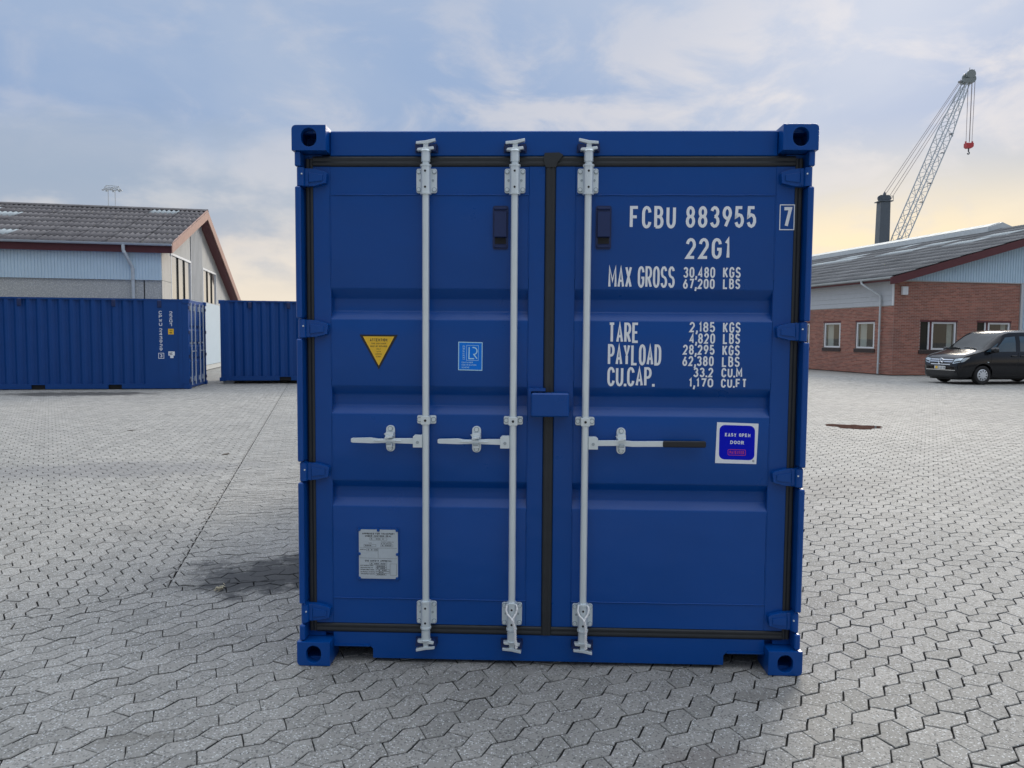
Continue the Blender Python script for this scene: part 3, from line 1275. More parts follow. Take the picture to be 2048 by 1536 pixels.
def cam(x, z, s, flip):
    """cam with two horns and the keeper behind it"""
    m = MB()
    m.cyl((x, .030, z - s * .045), (x, .030, z + s * .004), .0215, n=16)
    m.cyl((x, .030, z + s * .002), (x, .030, z + s * .010), .027, .024, 16)
    a = -1 if flip else 1
    m.prism([(x - .040, z + s * .004), (x - .036, z + s * .015), (x, z + s * .018), (x + .038, z + s * .023), (x + .041, z + s * .011), (x + .008, z + s * .003)], .012, .044, 'y')
    m.prism([(x - .012, z + s * .016), (x - .010, z + s * .044), (x + .014, z + s * .046), (x + .012, z + s * .016)], .020, .046, 'y')
    m.prism([(x - a * .044, z + s * .034), (x - a * .044, z + s * .046), (x, z + s * .050), (x + a * .046, z + s * .060), (x + a * .047, z + s * .047), (x + a * .006, z + s * .036)],
            .014, .042, 'y')
    return m


def keeper(x, z, s):
    m = MB()
    for sx in (-1, 1):
        m.prism([(x + sx * .016, z + s * .008), (x + sx * .046, z + s * .004), (x + sx * .052, z + s * .038), (x + sx * .016, z + s * .034)],
                .026, DF - .0070, 'y')
    m.box(x - .054, x + .054, DF - .0072, DF - .0004, min(z + s * .004, z + s * .036), max(z + s * .004, z + s * .036))
    return m


def fixn(o):
    bm = bmesh.new()
    bm.from_mesh(o.data)
    bmesh.ops.recalc_face_normals(bm, faces=bm.faces)
    bm.to_mesh(o.data)
    bm.free()
    return o


for ri, x in enumerate((-.592, -.173, .171)):
    rod = MB().cyl((x, .030, .135), (x, .030, 2.470), .0168, n=24, cap=False).build('locking_rod', 'galv', parent=box)
    rod['label'] = ('locking rod nearest the yellow triangle', 'locking rod between the blue sticker and the seam', 'locking rod on the right door leaf')[ri]
    fixn(plate_guide(x, 2.287, 2.401, 1).build('rod_guide', 'galv', 'hole', 'bolt', parent=rod))
    fixn(plate_guide(x, .200, .313, -1).build('rod_guide', 'galv', 'hole', 'bolt', parent=rod))
    m = MB()
    m.prism(rrect(x - .046, x + .046, 1.187, 1.228, .008), .060, DF - .0005, 'y')
    m.prism(rrect(x - .022, x + .022, 1.187, 1.228, .006), .0095, .0602, 'y')
    for sx in (-1, 1):
        m.cur = 2
        m.cyl((x + sx * .034, .057, 1.2075), (x + sx * .034, .0602, 1.2075), .0125, n=12)
        m.cur = 0
        m.cyl((x + sx * .034, .051, 1.2075), (x + sx * .034, .0572, 1.2075), .0088, n=10)
    m.cur = 1
    m.cyl((x, .0068, 1.2075), (x, .0096, 1.2075), .006, n=10)
    fixn(m.build('rod_strap', 'galv', 'hole', 'bolt', parent=rod))
    fixn(cam(x, 2.472, 1, ri == 2).build('cam', 'galv', parent=rod))
    fixn(cam(x, .135, -1, ri == 0).build('cam', 'galv', parent=rod))
    fixn(keeper(x, 2.472, 1).build('cam_keeper', 'blue_dark', parent=rod))
    fixn(keeper(x, .135, -1).build('cam_keeper', 'blue_dark', parent=rod))
    # handle hub and lever
    s = -1 if ri < 2 else 1
    hx = x + s * .016
    zc = 1.106
    m = MB()
    m.prism([(hx, zc - .030), (hx + s * .045, zc - .030), (hx + s * .045, zc + .022), (hx + s * .036, zc + .031), (hx, zc + .031)][::s], .018, .048, 'y')
    m.cur = 1
    m.cyl((hx + s * .022, .013, zc - .004), (hx + s * .022, .0182, zc - .004), .0075, n=10)
    fixn(m.build('handle_hub', 'galv', 'bolt', parent=rod))
    m = MB()
    if ri < 2:
        tip = hx + s * .346
        x1 = hx + s * .040
        zb = [(x1, .014, .014), (hx + s * .12, .013, .012), (hx + s * .16, .010, .010), (hx + s * .215, .010, .012), (hx + s * .25, .015, .013), (hx + s * .338, .012, .011), (tip, .009, .008)]
        up = [(a, zc + b) for a, b, c in zb]
        dn = [(a, zc - c) for a, b, c in zb]
        m.prism(up + dn[::-1], .026, .038, 'y')
        m.prism([(hx + s * .10, zc + .002), (hx + s * .17, zc + .010), (hx + s * .24, zc + .002), (hx + s * .17, zc - .007)], .018, .0262, 'y')
    else:
        seg = [(hx + .040, zc), (hx + .15, zc + .002), (hx + .21, zc - .002), (hx + .36, zc)]
        up = [(a, b + .0135) for a, b in seg]
        dn = [(a, b - .0135) for a, b in seg]
        m.prism(up + dn[::-1], .022, .036, 'y')
    fixn(m.build('handle', 'galv', parent=rod))
    if ri == 2:
        gpr = MB()
        gpr.prism(rrect(hx + .352, hx + .556, zc - .0155, zc + .0155, .008), .016, .042, 'y')
        bevel(fixn(gpr.build('handle_grip', 'grip', parent=rod)), .006, 3, 40)
    cx = (-.768, -.350, .345)[ri]
    m = MB()
    m.prism(rrect(cx - .0215, cx + .0215, 1.050, 1.178, .020, 5), .058, DF - .0005, 'y')
    for z in (1.162, 1.066):
        m.cur = 1
        m.cyl((cx, .055, z), (cx, .0582, z), .0125, n=12)
        m.cur = 0
        m.cyl((cx, .048, z), (cx, .0552, z), .0088, n=10)
    m.prism(rrect(cx - .020, cx + .020, 1.122, 1.148, .006), .030, .0582, 'y')
    m.prism([(cx - .019, 1.116), (cx + .019, 1.124), (cx + .016, 1.134), (cx - .019, 1.128)], .008, .0302, 'y')
    m.prism(rrect(cx - .012, cx + .015, 1.076, 1.096, .005), .014, .0582, 'y')
    m.cur = 1
    m.bbox(cx - .014, cx + .012, .010, .016, 1.088, 1.104, .002)
    m.cur = 0
    m.cyl((cx - .019, .040, 1.13), (cx - .026, .040, 1.14), .004, n=6)
    fixn(m.build('handle_catch', 'galv', 'bolt', parent=rod))
    for o in rod.children:
        if o.name.split('.')[0] in ('cam', 'handle', 'handle_hub', 'rod_strap', 'rod_guide', 'handle_catch'):
            bevel(o, .0018, 2, 50)

# white lettering on the right leaf
LET = [('FCBU', .371, .587, 2.125, 2.230, .0140), ('883955', .634, .963, 2.129, 2.230, .0140),
       ('22G1', .637, .845, 1.983, 2.081, .0140), ('MAX GROSS', .274, .588, 1.846, 1.948, .0105),
       ('30,480', .628, .777, 1.894, 1.945, .0078), ('KGS', .814, .897, 1.894, 1.946, .0078),
       ('67,200', .627, .776, 1.842, 1.890, .0078), ('LBS', .815, .896, 1.842, 1.891, .0078),
       ('TARE', .278, .424, 1.584, 1.681, .0118), ('2,185', .662, .783, 1.637, 1.686, .0078),
       ('KGS', .820, .903, 1.635, 1.686, .0078), ('4,820', .663, .784, 1.583, 1.632, .0078),
       ('LBS', .821, .902, 1.582, 1.633, .0078), ('PAYLOAD', .277, .531, 1.477, 1.578, .0118),
       ('28,295', .633, .783, 1.530, 1.578, .0078), ('KGS', .820, .902, 1.527, 1.577, .0078),
       ('62,380', .632, .780, 1.476, 1.524, .0078), ('LBS', .819, .903, 1.473, 1.523, .0078),
       ('CU.CAP.', .276, .500, 1.376, 1.469, .0118), ('33.2', .685, .779, 1.423, 1.469, .0078),
       ('CU.M', .818, .916, 1.423, 1.468, .0078), ('1,170', .665, .780, 1.375, 1.418, .0078),
       ('CU.FT', .817, .939, 1.374, 1.417, .0078)]
for s, x0, x1, z0, z1, w in LET:
    g_ = .24 if s not in ('FCBU', '883955', '22G1', 'MAX GROSS', 'TARE', 'PAYLOAD', 'CU.CAP.') else (.30 if len(s) in (4, 6) and s != 'TARE' else .14)
    text(MB(), s, x0, x1, z0, z1, w, PLATE, g_).build('lettering', 'white', parent=doorR)
ck = MB()
text(ck, '7', 1.085, 1.128, 2.131, 2.226, .0150, PLATE)
ribbon(ck, [(1.073, 2.121), (1.139, 2.121), (1.139, 2.236), (1.073, 2.236), (1.073, 2.121)], .0042, PLATE, 0)
ck.build('lettering', 'white', parent=doorR)

# stickers and plate
st = MB()
st.prism([(-.919, 1.615), (-.733, 1.615), (-.826, 1.447)], DF - .0012, DF - .0004, 'y')
st.cur = 1
st.quad((-.902, DF - .0015, 1.6065), (-.826, DF - .0015, 1.4655), (-.750, DF - .0015, 1.6065))
st.cur = 0
SP = lambda p, l: (p[0], DF - .0018 - l, p[1])
for s, x0, x1, z0, z1, w in (('ATTENTION', -.868, -.784, 1.5825, 1.597, .0026), ('THIS CONTAINER', -.862, -.790, 1.569, 1.576, .0011),
                             ('MUST BE REPAIRED', -.867, -.785, 1.5555, 1.563, .0012), ('ONLY', -.836, -.816, 1.543, 1.549, .001),
                             ('WITH', -.836, -.816, 1.531, 1.537, .001), ('CORTEN', -.841, -.811, 1.519, 1.525, .001),
                             ('STEEL', -.838, -.814, 1.507, 1.513, .001)):
    text(st, s, x0, x1, z0, z1, w, SP)
st.build('warning_sticker', 'print_black', 'yellow', parent=doorL)['label'] = 'yellow triangular attention sticker with black rim'
st = MB()
st.prism([(-.441, 1.447), (-.4405, 1.584), (-.3235, 1.582), (-.3245, 1.445)], DF - .0012, DF - .0004, 'y')
st.cur = 1
st.quad((-.437, DF - .0015, 1.451), (-.328, DF - .0015, 1.449), (-.3275, DF - .0015, 1.578), (-.4365, DF - .0015, 1.580))
st.cur = 2
ribbon(st, [(-.401, 1.495), (-.344, 1.494), (-.343, 1.566), (-.400, 1.567), (-.401, 1.495)], .0016, SP, 0)
st.cur = 0
ribbon(st, [(-.388, 1.558), (-.389, 1.503), (-.364, 1.503)], .0052, SP, 0)
ribbon(st, [(-.372, 1.557)] + circle(-.366, 1.540, .016, .0165, 8, 90, -90) + [(-.350, 1.503)], .0050, SP, .00005)
st.cur = 2
PV = lambda p, l: (-.409 - p[1], DF - .0018 - l, 1.498 + p[0])
text(st, 'CERTIFIED', 0, .068, .0, .010, .0014, PV)
text(st, 'CONTAINER', -.424, -.370, 1.481, 1.488, .0012, SP)
text(st, 'CERTIFICATION', -.424, -.354, 1.469, 1.476, .0012, SP)
text(st, 'SCHEME', -.424, -.387, 1.457, 1.464, .0012, SP)
st.build('certificate_sticker', 'sticker_pale', 'sticker_blue', 'sticker_pale', parent=doorL)['label'] = 'small bright blue certification sticker'
# metal approval plate on a riveted backing
st = MB()
st.box(-.934, -.729, DF - .006, DF - .0004, .413, .672)
st.cur = 1
st.box(-.926, -.734, DF - .0085, DF - .0061, .419, .663)
st.cur = 2
CP = lambda p, l: (p[0], DF - .0090 - l, p[1])
for s, x0, x1, z0, z1, w in (('APPROVED FOR TRANSPORT', -.909, -.750, .6385, .647, .0019), ('UNDER CUSTOMS SEAL', -.895, -.766, .627, .6355, .0019),
                             ('CSC SAFETY APPROVAL', -.896, -.764, .5035, .512, .0019), ('TYPE', -.880, -.863, .594, .598, .0009),
                             ('MANUFACTURERS NO', -.817, -.755, .600, .604, .0009), ('OF THE CONTAINER', -.817, -.765, .592, .596, .0009),
                             ('OWNER NO', -.920, -.893, .5615, .566, .0010), ('DATE MANUFACTURED', -.918, -.856, .482, .487, .0011),
                             ('IDENTIFICATION NO', -.918, -.858, .471, .476, .0011), ('MAXIMUM GROSS WEIGHT', -.918, -.850, .461, .466, .0011),
                             ('ALLOWABLE STACKING', -.918, -.848, .450, .455, .0011), ('TRANSVERSE RACKING', -.918, -.849, .440, .445, .0011)):
    text(st, s, x0, x1, z0, z1, w, CP)
for x0, x1, z0, z1 in ((-.872, -.788, .611, .623), (-.901, -.842, .579, .589), (-.818, -.758, .579, .589), (-.888, -.834, .557, .568),
                       (-.872, -.788, .489, .498), (-.842, -.790, .477, .486), (-.842, -.790, .467, .476), (-.842, -.776, .4565, .4660), (-.842, -.776, .446, .4555),
                       (-.842, -.792, .436, .445), (-.772, -.741, .437, .494)):
    ribbon(st, [(x0, z0), (x1, z0), (x1, z1), (x0, z1), (x0, z0)], .0008, CP, .0001)
    for k in range(int((x1 - x0) / .009)):
        if z1 - z0 < .02 and random.random() < .7:
            xx = x0 + .006 + k * .008
            ribbon(st, [(xx, (z0 + z1) / 2), (xx + .006, (z0 + z1) / 2)], .0032, CP, .0002)
for a, b in (((-.922, .573), (-.738, .571)), ((-.922, .522), (-.738, .520)), ((-.831, .572), (-.831, .521))):
    ribbon(st, [a, b], .0008, CP, .0001)
st.cur = 0
for x, z in ((-.924, .662), (-.830, .660), (-.738, .660), (-.924, .542), (-.737, .541), (-.924, .421), (-.738, .421)):
    st.cyl((x, DF - .0135, z), (x, DF - .0080, z), .0062, .0080, 10)
fixn(st.build('approval_plate', 'blue', 'plate_metal', 'print_black', parent=doorL))['label'] = 'grey metal approval plate with seven blue rivets'
# easy open door sticker
st = MB()
st.prism([(.798, 1.011), (.803, 1.208), (1.000, 1.203), (.994, 1.008)], DF - .0012, DF - .0004, 'y')
st.cur = 1
rr = [(x, z - (x - .8) * .022) for x, z in rrect(.815, .984, 1.030, 1.196, .026, 5)]
st.quad(*[(x, DF - .0015, z) for x, z in rr])
st.cur = 0
TP = lambda p, l: (p[0], DF - .0018 - l, p[1] - (p[0] - .8) * .022)


def serif(mb, s, x0, x1, z0, z1, w):
    text(mb, s, x0, x1, z0, z1, w, TP, .30)
    tot = sum(GW.get(c, 1) for c in s) + .30 * (len(s) - 1)
    unit = (x1 - x0) / tot
    x = x0
    for c in s:
        gw = GW.get(c, 1) * unit
        feet = {'E': (0,), 'A': (0, 1), 'S': (), 'Y': (.5,), 'P': (0,), 'N': (0,), 'R': (0, 1), 'D': (0,)}.get(c, ())
        for f in feet:
            xx = x + w / 2 + (gw - w) * f
            ribbon(mb, [(xx - w, z0 + w * .2), (xx + w, z0 + w * .2)], w * .45, TP, .0003)
        x += gw + .30 * unit


serif(st, 'EASY OPEN', .842, .962, 1.142, 1.158, .0034)
serif(st, 'DOOR', .868, .932, 1.106, 1.122, .0034)
st.cur = 2
text(st, 'PATENTED', .866, .934, 1.058, 1.073, .0022, TP)
ribbon(st, [(x, z) for x, z in rrect(.858, .941, 1.052, 1.079, .005, 3)] + [rrect(.858, .941, 1.052, 1.079, .005, 3)[0]], .0020, TP, 0)
st.cur = 3
for k in range(3):
    ribbon(st, [(.974, 1.023 + k * .004), (.984, 1.023 + k * .004)], .0015, TP, 0)
st.build('easy_open_sticker', 'white', 'deep_blue', 'red_print', 'print_black', parent=doorR)['label'] = 'white sticker with ultramarine rounded square'


# ropes knotted round the foot of two rods
def rope(x, z, lean, label, kind):
    o = thing('rope', (x, .0, z), 0, label, 'rope', 'white ropes tied to the door rods')
    m = MB()
    loop = []
    for i in range(17):
        t = i / 16
        a = R(205 - 230 * t)
        loop.append((math.cos(a) * .027, -.006 + .030 * abs(math.sin(math.pi * t)) * (1 if .2 < t < .8 else .3), math.sin(a) * .030 + .006))
    ringp = [(-.0235, .004, .012), (-.026, -.001, -.006), (-.020, -.004, -.024), (-.006, -.008, -.038), (.004, -.010, -.047)]
    ringq = [(.0255, .004, .012), (.027, -.001, -.004), (.021, -.004, -.022), (.012, -.008, -.036), (.004, -.010, -.047)]
    back = [(-.0235, .004, .012), (-.022, .020, .016), (-.012, .050, .018), (0, .054, .019), (.012, .050, .018), (.022, .020, .016), (.0255, .004, .012)]
    m.tube(back, .0040, 7)
    m.tube(ringp, .0050, 7)
    m.tube(ringq, .0050, 7)
    m.build('loop', 'rope', parent=o)
    for ph in (0, math.pi):
        t = MB()
        pts = []
        for i in range(40):
            q = i / 39
            px = .004 + lean * q + .004 * math.sin(q * 5)
            pts.append((px + .0028 * math.cos(q * 34 + ph), -.013 + .0028 * math.sin(q * 34 + ph), -.046 - .128 * q))
        t.tube(pts, .0042, 6)
        if ph == 0:
            t.tube([(px, -.013, -.172), (px + .004, -.014, -.182), (px - .001, -.013, -.188), (px - .005, -.012, -.180), (px, -.013, -.172)], .0038, 7)
        t.build('strand', 'rope', parent=o)
    return o


rope(-.173, .300, .024, 'white rope looped round the foot of the rod beside the centre seam', 0)
rope(.171, .302, .014, 'white rope looped round the foot of the right-hand rod', 1)


# ---- boxes at the back of the yard
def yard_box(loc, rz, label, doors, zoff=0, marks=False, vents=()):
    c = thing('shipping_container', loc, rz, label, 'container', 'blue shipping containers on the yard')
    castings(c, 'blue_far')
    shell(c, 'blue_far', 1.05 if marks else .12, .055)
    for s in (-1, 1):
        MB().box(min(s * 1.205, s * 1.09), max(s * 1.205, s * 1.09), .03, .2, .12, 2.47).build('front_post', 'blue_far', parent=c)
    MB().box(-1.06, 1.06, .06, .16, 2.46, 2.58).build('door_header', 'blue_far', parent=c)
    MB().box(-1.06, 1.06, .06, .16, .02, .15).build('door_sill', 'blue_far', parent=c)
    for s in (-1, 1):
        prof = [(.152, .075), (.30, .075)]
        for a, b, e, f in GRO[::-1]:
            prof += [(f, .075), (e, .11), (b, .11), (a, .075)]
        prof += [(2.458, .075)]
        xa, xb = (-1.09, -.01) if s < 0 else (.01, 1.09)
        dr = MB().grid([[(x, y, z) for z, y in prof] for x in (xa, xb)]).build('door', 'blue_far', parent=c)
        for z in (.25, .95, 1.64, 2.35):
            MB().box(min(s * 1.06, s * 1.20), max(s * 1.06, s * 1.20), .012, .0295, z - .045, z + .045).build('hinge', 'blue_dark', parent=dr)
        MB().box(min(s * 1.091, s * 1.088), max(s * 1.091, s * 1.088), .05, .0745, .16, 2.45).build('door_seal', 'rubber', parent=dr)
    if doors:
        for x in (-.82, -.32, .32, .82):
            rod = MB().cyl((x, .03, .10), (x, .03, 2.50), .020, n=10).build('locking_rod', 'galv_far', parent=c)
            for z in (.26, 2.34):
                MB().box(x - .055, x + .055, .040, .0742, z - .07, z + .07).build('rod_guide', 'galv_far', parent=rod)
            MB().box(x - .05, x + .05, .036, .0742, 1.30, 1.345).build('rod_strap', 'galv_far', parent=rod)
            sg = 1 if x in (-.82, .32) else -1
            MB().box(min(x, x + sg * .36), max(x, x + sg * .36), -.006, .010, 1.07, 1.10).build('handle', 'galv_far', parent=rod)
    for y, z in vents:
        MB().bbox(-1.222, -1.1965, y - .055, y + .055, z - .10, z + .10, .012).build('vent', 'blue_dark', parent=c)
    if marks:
        SPS = lambda y0: (lambda p, l: (-1.1975 - l, y0 - p[0], p[1]))
        # letters stacked down the side
        z = 2.245
        for ch in 'CPWU 243929':
            if ch != ' ':
                text(MB(), ch, -.042, .042, z - .094, z, .015, SPS(.78)).build('lettering', 'white', parent=c)
                z -= .112
            else:
                z -= .05
        b = MB()
        text(b, '3', -.03, .03, .915, 1.005, .018, SPS(.78))
        ribbon(b, [(-.07, .885), (.07, .885), (.07, 1.035), (-.07, 1.035), (-.07, .885)], .014, SPS(.78), 0)
        b.build('lettering', 'white', parent=c)
        z = 2.235
        for ch in '22G1':
            text(MB(), ch, -.042, .042, z - .094, z, .015, SPS(.50)).build('lettering', 'white', parent=c)
            z -= .112
        b = MB()
        b.cur = 0
        b.box(-1.1985, -1.1965, .43, .58, 1.575, 1.735)
        b.cur = 1
        PY = lambda p, l: (-1.1992 - l, .505 - p[0], p[1])
        text(b, 'UN', -.03, .04, 1.675, 1.712, .010, PY)
        text(b, 'UC', -.035, .035, 1.600, 1.650, .012, PY)
        b.build('sticker', 'yellow', 'print_black', parent=c)
        b = MB()
        b.box(-1.1985, -1.1965, .415, .585, .965, 1.085)
        b.box(-1.1985, -1.1965, .45, .54, .895, .9648)
        b.cur = 1
        text(b, 'UC', -.05, .03, .985, 1.06, .012, PY)
        b.build('sticker', 'white', 'blue_dark', parent=c)
    return c


A2 = R(12.4)
dd = Vector((math.cos(A2), math.sin(A2), 0))
nn = Vector((-math.sin(A2), math.cos(A2), 0))
Lc = Vector((-10.087, 18.298, 0))
yard_box(Lc + nn * 1.219, R(102.4), 'blue shipping container at the left edge with white lettering and a yellow sticker', True,
         marks=True, vents=((.80, 2.44), (2.02, 2.45), (4.45, 2.44)))
Rc = Vector((-10.21, 20.65, .085))
bx2 = yard_box(Rc + dd * 6.058 + nn * 1.219, R(102.4), 'blue shipping container half hidden behind the big one, raised on blocks', False,
               vents=((LEN - .95, 2.44), (LEN - 2.15, 2.44)))
for a, b, lb_ in ((.25, .2, 'grey timber block under the near left corner of the raised container'), (5.6, .2, 'grey timber block under the raised container, behind the big blue one')):
    p = Rc + dd * a + nn * b
    o = fixn(MB().bbox(-.16, .16, -.09, .09, 0, .083, .008).build('timber_block', 'grey_board'))
    o.location = (p.x, p.y, 0)
    o.rotation_euler = (0, 0, A2)
    tag(o, lb_, 'block', 'blocks under the raised container')


# ------------------------------------------------------------------ buildings
def wall_face(mb, u0, u1, z0, z1, ops, place, depth=.12):
    us = sorted({u0, u1, *[o[0] for o in ops], *[o[1] for o in ops]})
    zs = sorted({z0, z1, *[o[2] for o in ops], *[o[3] for o in ops]})
    for a, b in zip(us[:-1], us[1:]):
        for c, d in zip(zs[:-1], zs[1:]):
            if any(o[0] <= a and b <= o[1] and o[2] <= c and d <= o[3] for o in ops):
                continue
            mb.quad(place(a, c, 0), place(b, c, 0), place(b, d, 0), place(a, d, 0))
    for a, b, c, d in ops:
        for p, q in (((a, c), (b, c)), ((b, c), (b, d)), ((b, d), (a, d)), ((a, d), (a, c))):
            mb.quad(place(*p, 0), place(*q, 0), place(*q, depth), place(*p, depth))


def pbox(mb, place, u0, u1, z0, z1, d0, d1):
    """box in wall coordinates; d is depth into the wall"""
    p = [place(u, z, d) for d in (d0, d1) for u, z in ((u0, z0), (u1, z0), (u1, z1), (u0, z1))]
    mb.add(p, [(0, 1, 2, 3), (7, 6, 5, 4), (0, 4, 5, 1), (1, 5, 6, 2), (2, 6, 7, 3), (3, 7, 4, 0)])
    return mb


def sheet_mesh(name, mat, width, length, waves, amp):
    """one corrugated sheet; runs up the slope along +x, waves across y; lower edge has a lip"""
    m = MB()
    m.smooth = True
    n = waves * 6
    prof = [(width * i / n, amp * math.sin(2 * math.pi * waves * i / n)) for i in range(n + 1)]
    m.grid([[(0, y, z - .03) for y, z in prof], [(0, y, z) for y, z in prof], [(length, y, z) for y, z in prof]])
    return m.mesh(name, mat)


# ---- brick hall on the right; local x along the gable, y along the eaves wall
hall = thing('brick_hall', (15.426, 30.52, 0), R(13.4), 'low red brick hall with grey corrugated roof and pale blue gable', 'building')
PL = lambda u, z, d: (d, u, z)              # long wall, faces -x
PG = lambda u, z, d: (u, d, z)              # gable wall, faces -y
winL = [(1.22, 2.57, 1.12, 2.40), (3.72, 5.08, 1.12, 2.40), (6.30, 7.66, 1.12, 2.40), (8.9, 10.26, 1.12, 2.40)]
winG = [(1.34, 3.21, 1.10, 2.40), (4.23, 6.01, 1.10, 2.40)]
core = MB()
wall_face(core, 0, 14, 0, 4.25, winL, PL)
wall_face(core, 0, 6.43, 0, 4.15, winG, PG)
core.quad((0, 14, 0), (0, 40, 0), (0, 40, 4.25), (0, 14, 4.25))
core.quad((6.43, .02, 0), (23, .02, 0), (23, .02, 4.15), (6.43, .02, 4.15))
core.quad((23, 0, 0), (23, 40, 0), (23, 40, 4.2), (23, 0, 4.2))
core.build('wall_core', 'mortar', parent=hall)
bw, bh, bp = .226, .053, .007
bmL = MB()
bmL.add([(0, -bw / 2, 0), (0, bw / 2, 0), (0, bw / 2, bh), (0, -bw / 2, bh), (-bp, -bw / 2 + .003, .003), (-bp, bw / 2 - .003, .003), (-bp, bw / 2 - .003, bh - .003), (-bp, -bw / 2 + .003, bh - .003)],
        [(4, 7, 6, 5), (0, 4, 5, 1), (1, 5, 6, 2), (2, 6, 7, 3), (3, 7, 4, 0)])
BRICK = bmL.mesh('brick', 'brick')
spots = []


def bricks(place_u0, u1, z1, ops, wall):
    for r in range(int(z1 / .0667)):
        z = .006 + r * .0667
        off = (0, .118, .06, .178)[r % 4] if False else (.0 if r % 2 else .118)
        u = -off
        while u < u1:
            a, b = max(u + .005, .004), min(u + .233, u1 - .004)
            cuts = [(a, b)]
            for o in ops:
                if z + bh > o[2] - .002 and z < o[3] + .002:
                    nc = []
                    for p, q in cuts:
                        if q <= o[0] or p >= o[1]:
                            nc.append((p, q))
                        else:
                            if p < o[0] - .02:
                                nc.append((p, o[0] - .004))
                            if q > o[1] + .02:
                                nc.append((o[1] + .004, q))
                    cuts = nc
            for p, q in cuts:
                if q - p > .03:
                    spots.append((wall, p, q, z))
            u += .238


bricks(0, 13.9, 3.03, winL, 'L')
bricks(0, 6.42, 4.12, winG, 'G')
full = [s for s in spots if s[2] - s[1] > .22]
# the 300 that show largest: nearest and squarest to us, round the corner and under the gable
pick = sorted(full, key=lambda s: (0 if s[0] == 'G' else 3) + s[1] * .35 + abs(s[3] - 2.2) * .5)[:300]
pick_set = set(pick)
restb = MB()
for w_, p, q, z in spots:
    c = (p + q) / 2
    if (w_, p, q, z) in pick_set:
        o = obj('brick', BRICK, hall)
        o.location = (0, c, z) if w_ == 'L' else (c, 0, z)
        if w_ == 'G':
            o.rotation_euler = (0, 0, R(90))
        o.rotation_euler.x += random.gauss(0, .004)
        continue
    h2 = (q - p) / 2
    d = -bp + random.uniform(-.001, .0012)
    P_ = PL if w_ == 'L' else PG
    e = .003
    vs = [P_(c - h2, z, 0), P_(c + h2, z, 0), P_(c + h2, z + bh, 0), P_(c - h2, z + bh, 0),
          P_(c - h2 + e, z + e, d), P_(c + h2 - e, z + e, d), P_(c + h2 - e, z + bh - e, d), P_(c - h2 + e, z + bh - e, d)]
    fs = [(4, 5, 6, 7), (0, 1, 5, 4), (1, 2, 6, 5), (2, 3, 7, 6), (3, 0, 4, 7)]
    restb.add(vs, fs)
tag(fixn(restb.build('bricks', 'brick', parent=hall)), kind='stuff')


def hall_window(P_, a, b, z0, z1, side, k):
    """white casement in a brick opening; gable ones carry a dark side light"""
    m = MB()
    pbox(m, P_, a - .02, b + .02, z1 - .065, z1 + .01, -.012, .10)
    pbox(m, P_, a + .002, a + .045, z0, z1 - .066, .03, .10)
    pbox(m, P_, b - .045, b - .002, z0, z1 - .066, .03, .10)
    win = fixn(m.build('window', 'maroon', parent=hall))
    x0 = a + .046
    if side:
        x0 = a + .60
        fixn(pbox(MB(), P_, a + .046, a + .42, z0, z1 - .066, .06, .075).build('side_light', 'car_glass', parent=win))
        fixn(pbox(MB(), P_, a + .42, a + .48, z0 + .02, z1 - .07, .02, .09).build('mullion', 'win_white', parent=win))
        fixn(pbox(MB(), P_, a + .481, x0 - .001, z0, z1 - .066, .03, .10).build('mullion', 'maroon', parent=win))
    f = MB()
    x1 = b - .046
    t_ = .075
    pbox(f, P_, x0, x1, z1 - .066 - t_, z1 - .067, .02, .09)
    pbox(f, P_, x0, x1, z0 + .01, z0 + .01 + t_, .02, .09)
    pbox(f, P_, x0, x0 + t_, z0 + .011 + t_, z1 - .068 - t_, .02, .09)
    pbox(f, P_, x1 - t_, x1, z0 + .011 + t_, z1 - .068 - t_, .02, .09)
    fixn(f.build('casement', 'win_white', parent=win))
    g_ = MB()
    g_.quad(P_(x0 + t_, z0 + .08, .05), P_(x1 - t_, z0 + .08, .05), P_(x1 - t_, z1 - .14, .05), P_(x0 + t_, z1 - .14, .05))
    fixn(g_.build('pane', 'glass', parent=win))
    # folded curtain just inside
    cw = .34 if not side else .26
    c0 = (x1 - t_ - cw) if (side or P_ is PL) else x0 + t_
    if P_ is PL:
        c0 = x1 - t_ - cw * 1.35
        cw *= 1.35
    rows = []
    for z in (z0 + .03, z1 - .12):
        rows.append([P_(c0 + cw * i / 24, z, .17 + .022 * math.sin(i * 1.35)) for i in range(25)])
    cu = MB()
    cu.smooth = True
    cu.grid(rows)
    cu.build('curtain', 'curtain', parent=win)
    r_ = MB()
    pbox(r_, P_, a - .3, b + .3, z0 - .25, z1 + .2, .125, 1.6)
    me = r_.mesh('room', 'interior')
    me.polygons[0].use_smooth = False
    bm = bmesh.new()
    bm.from_mesh(me)
    bm.faces.ensure_lookup_table()
    bmesh.ops.delete(bm, geom=[bm.faces[0]], context='FACES_ONLY')
    bm.to_mesh(me)
    bm.free()
    obj('room', me, win)
    s_ = MB()
    n = max(3, int((b - a + .1) / .115))
    for i in range(n):
        u = a - .06 + (b - a + .12) * i / n
        w2 = (b - a + .12) / n
        pbox(s_, P_, u + .004, u + w2 - .004, z0 - .17, z0 - .006, -.045, .05)
    s = fixn(s_.build('sill', 'dark_sill', parent=win))
    s['kind'] = 'stuff'


for k, (a, b, c, d) in enumerate(winL):
    hall_window(PL, a, b, c, d, False, k)
for k, (a, b, c, d) in enumerate(winG):
    hall_window(PG, a, b, c, d, True, k)
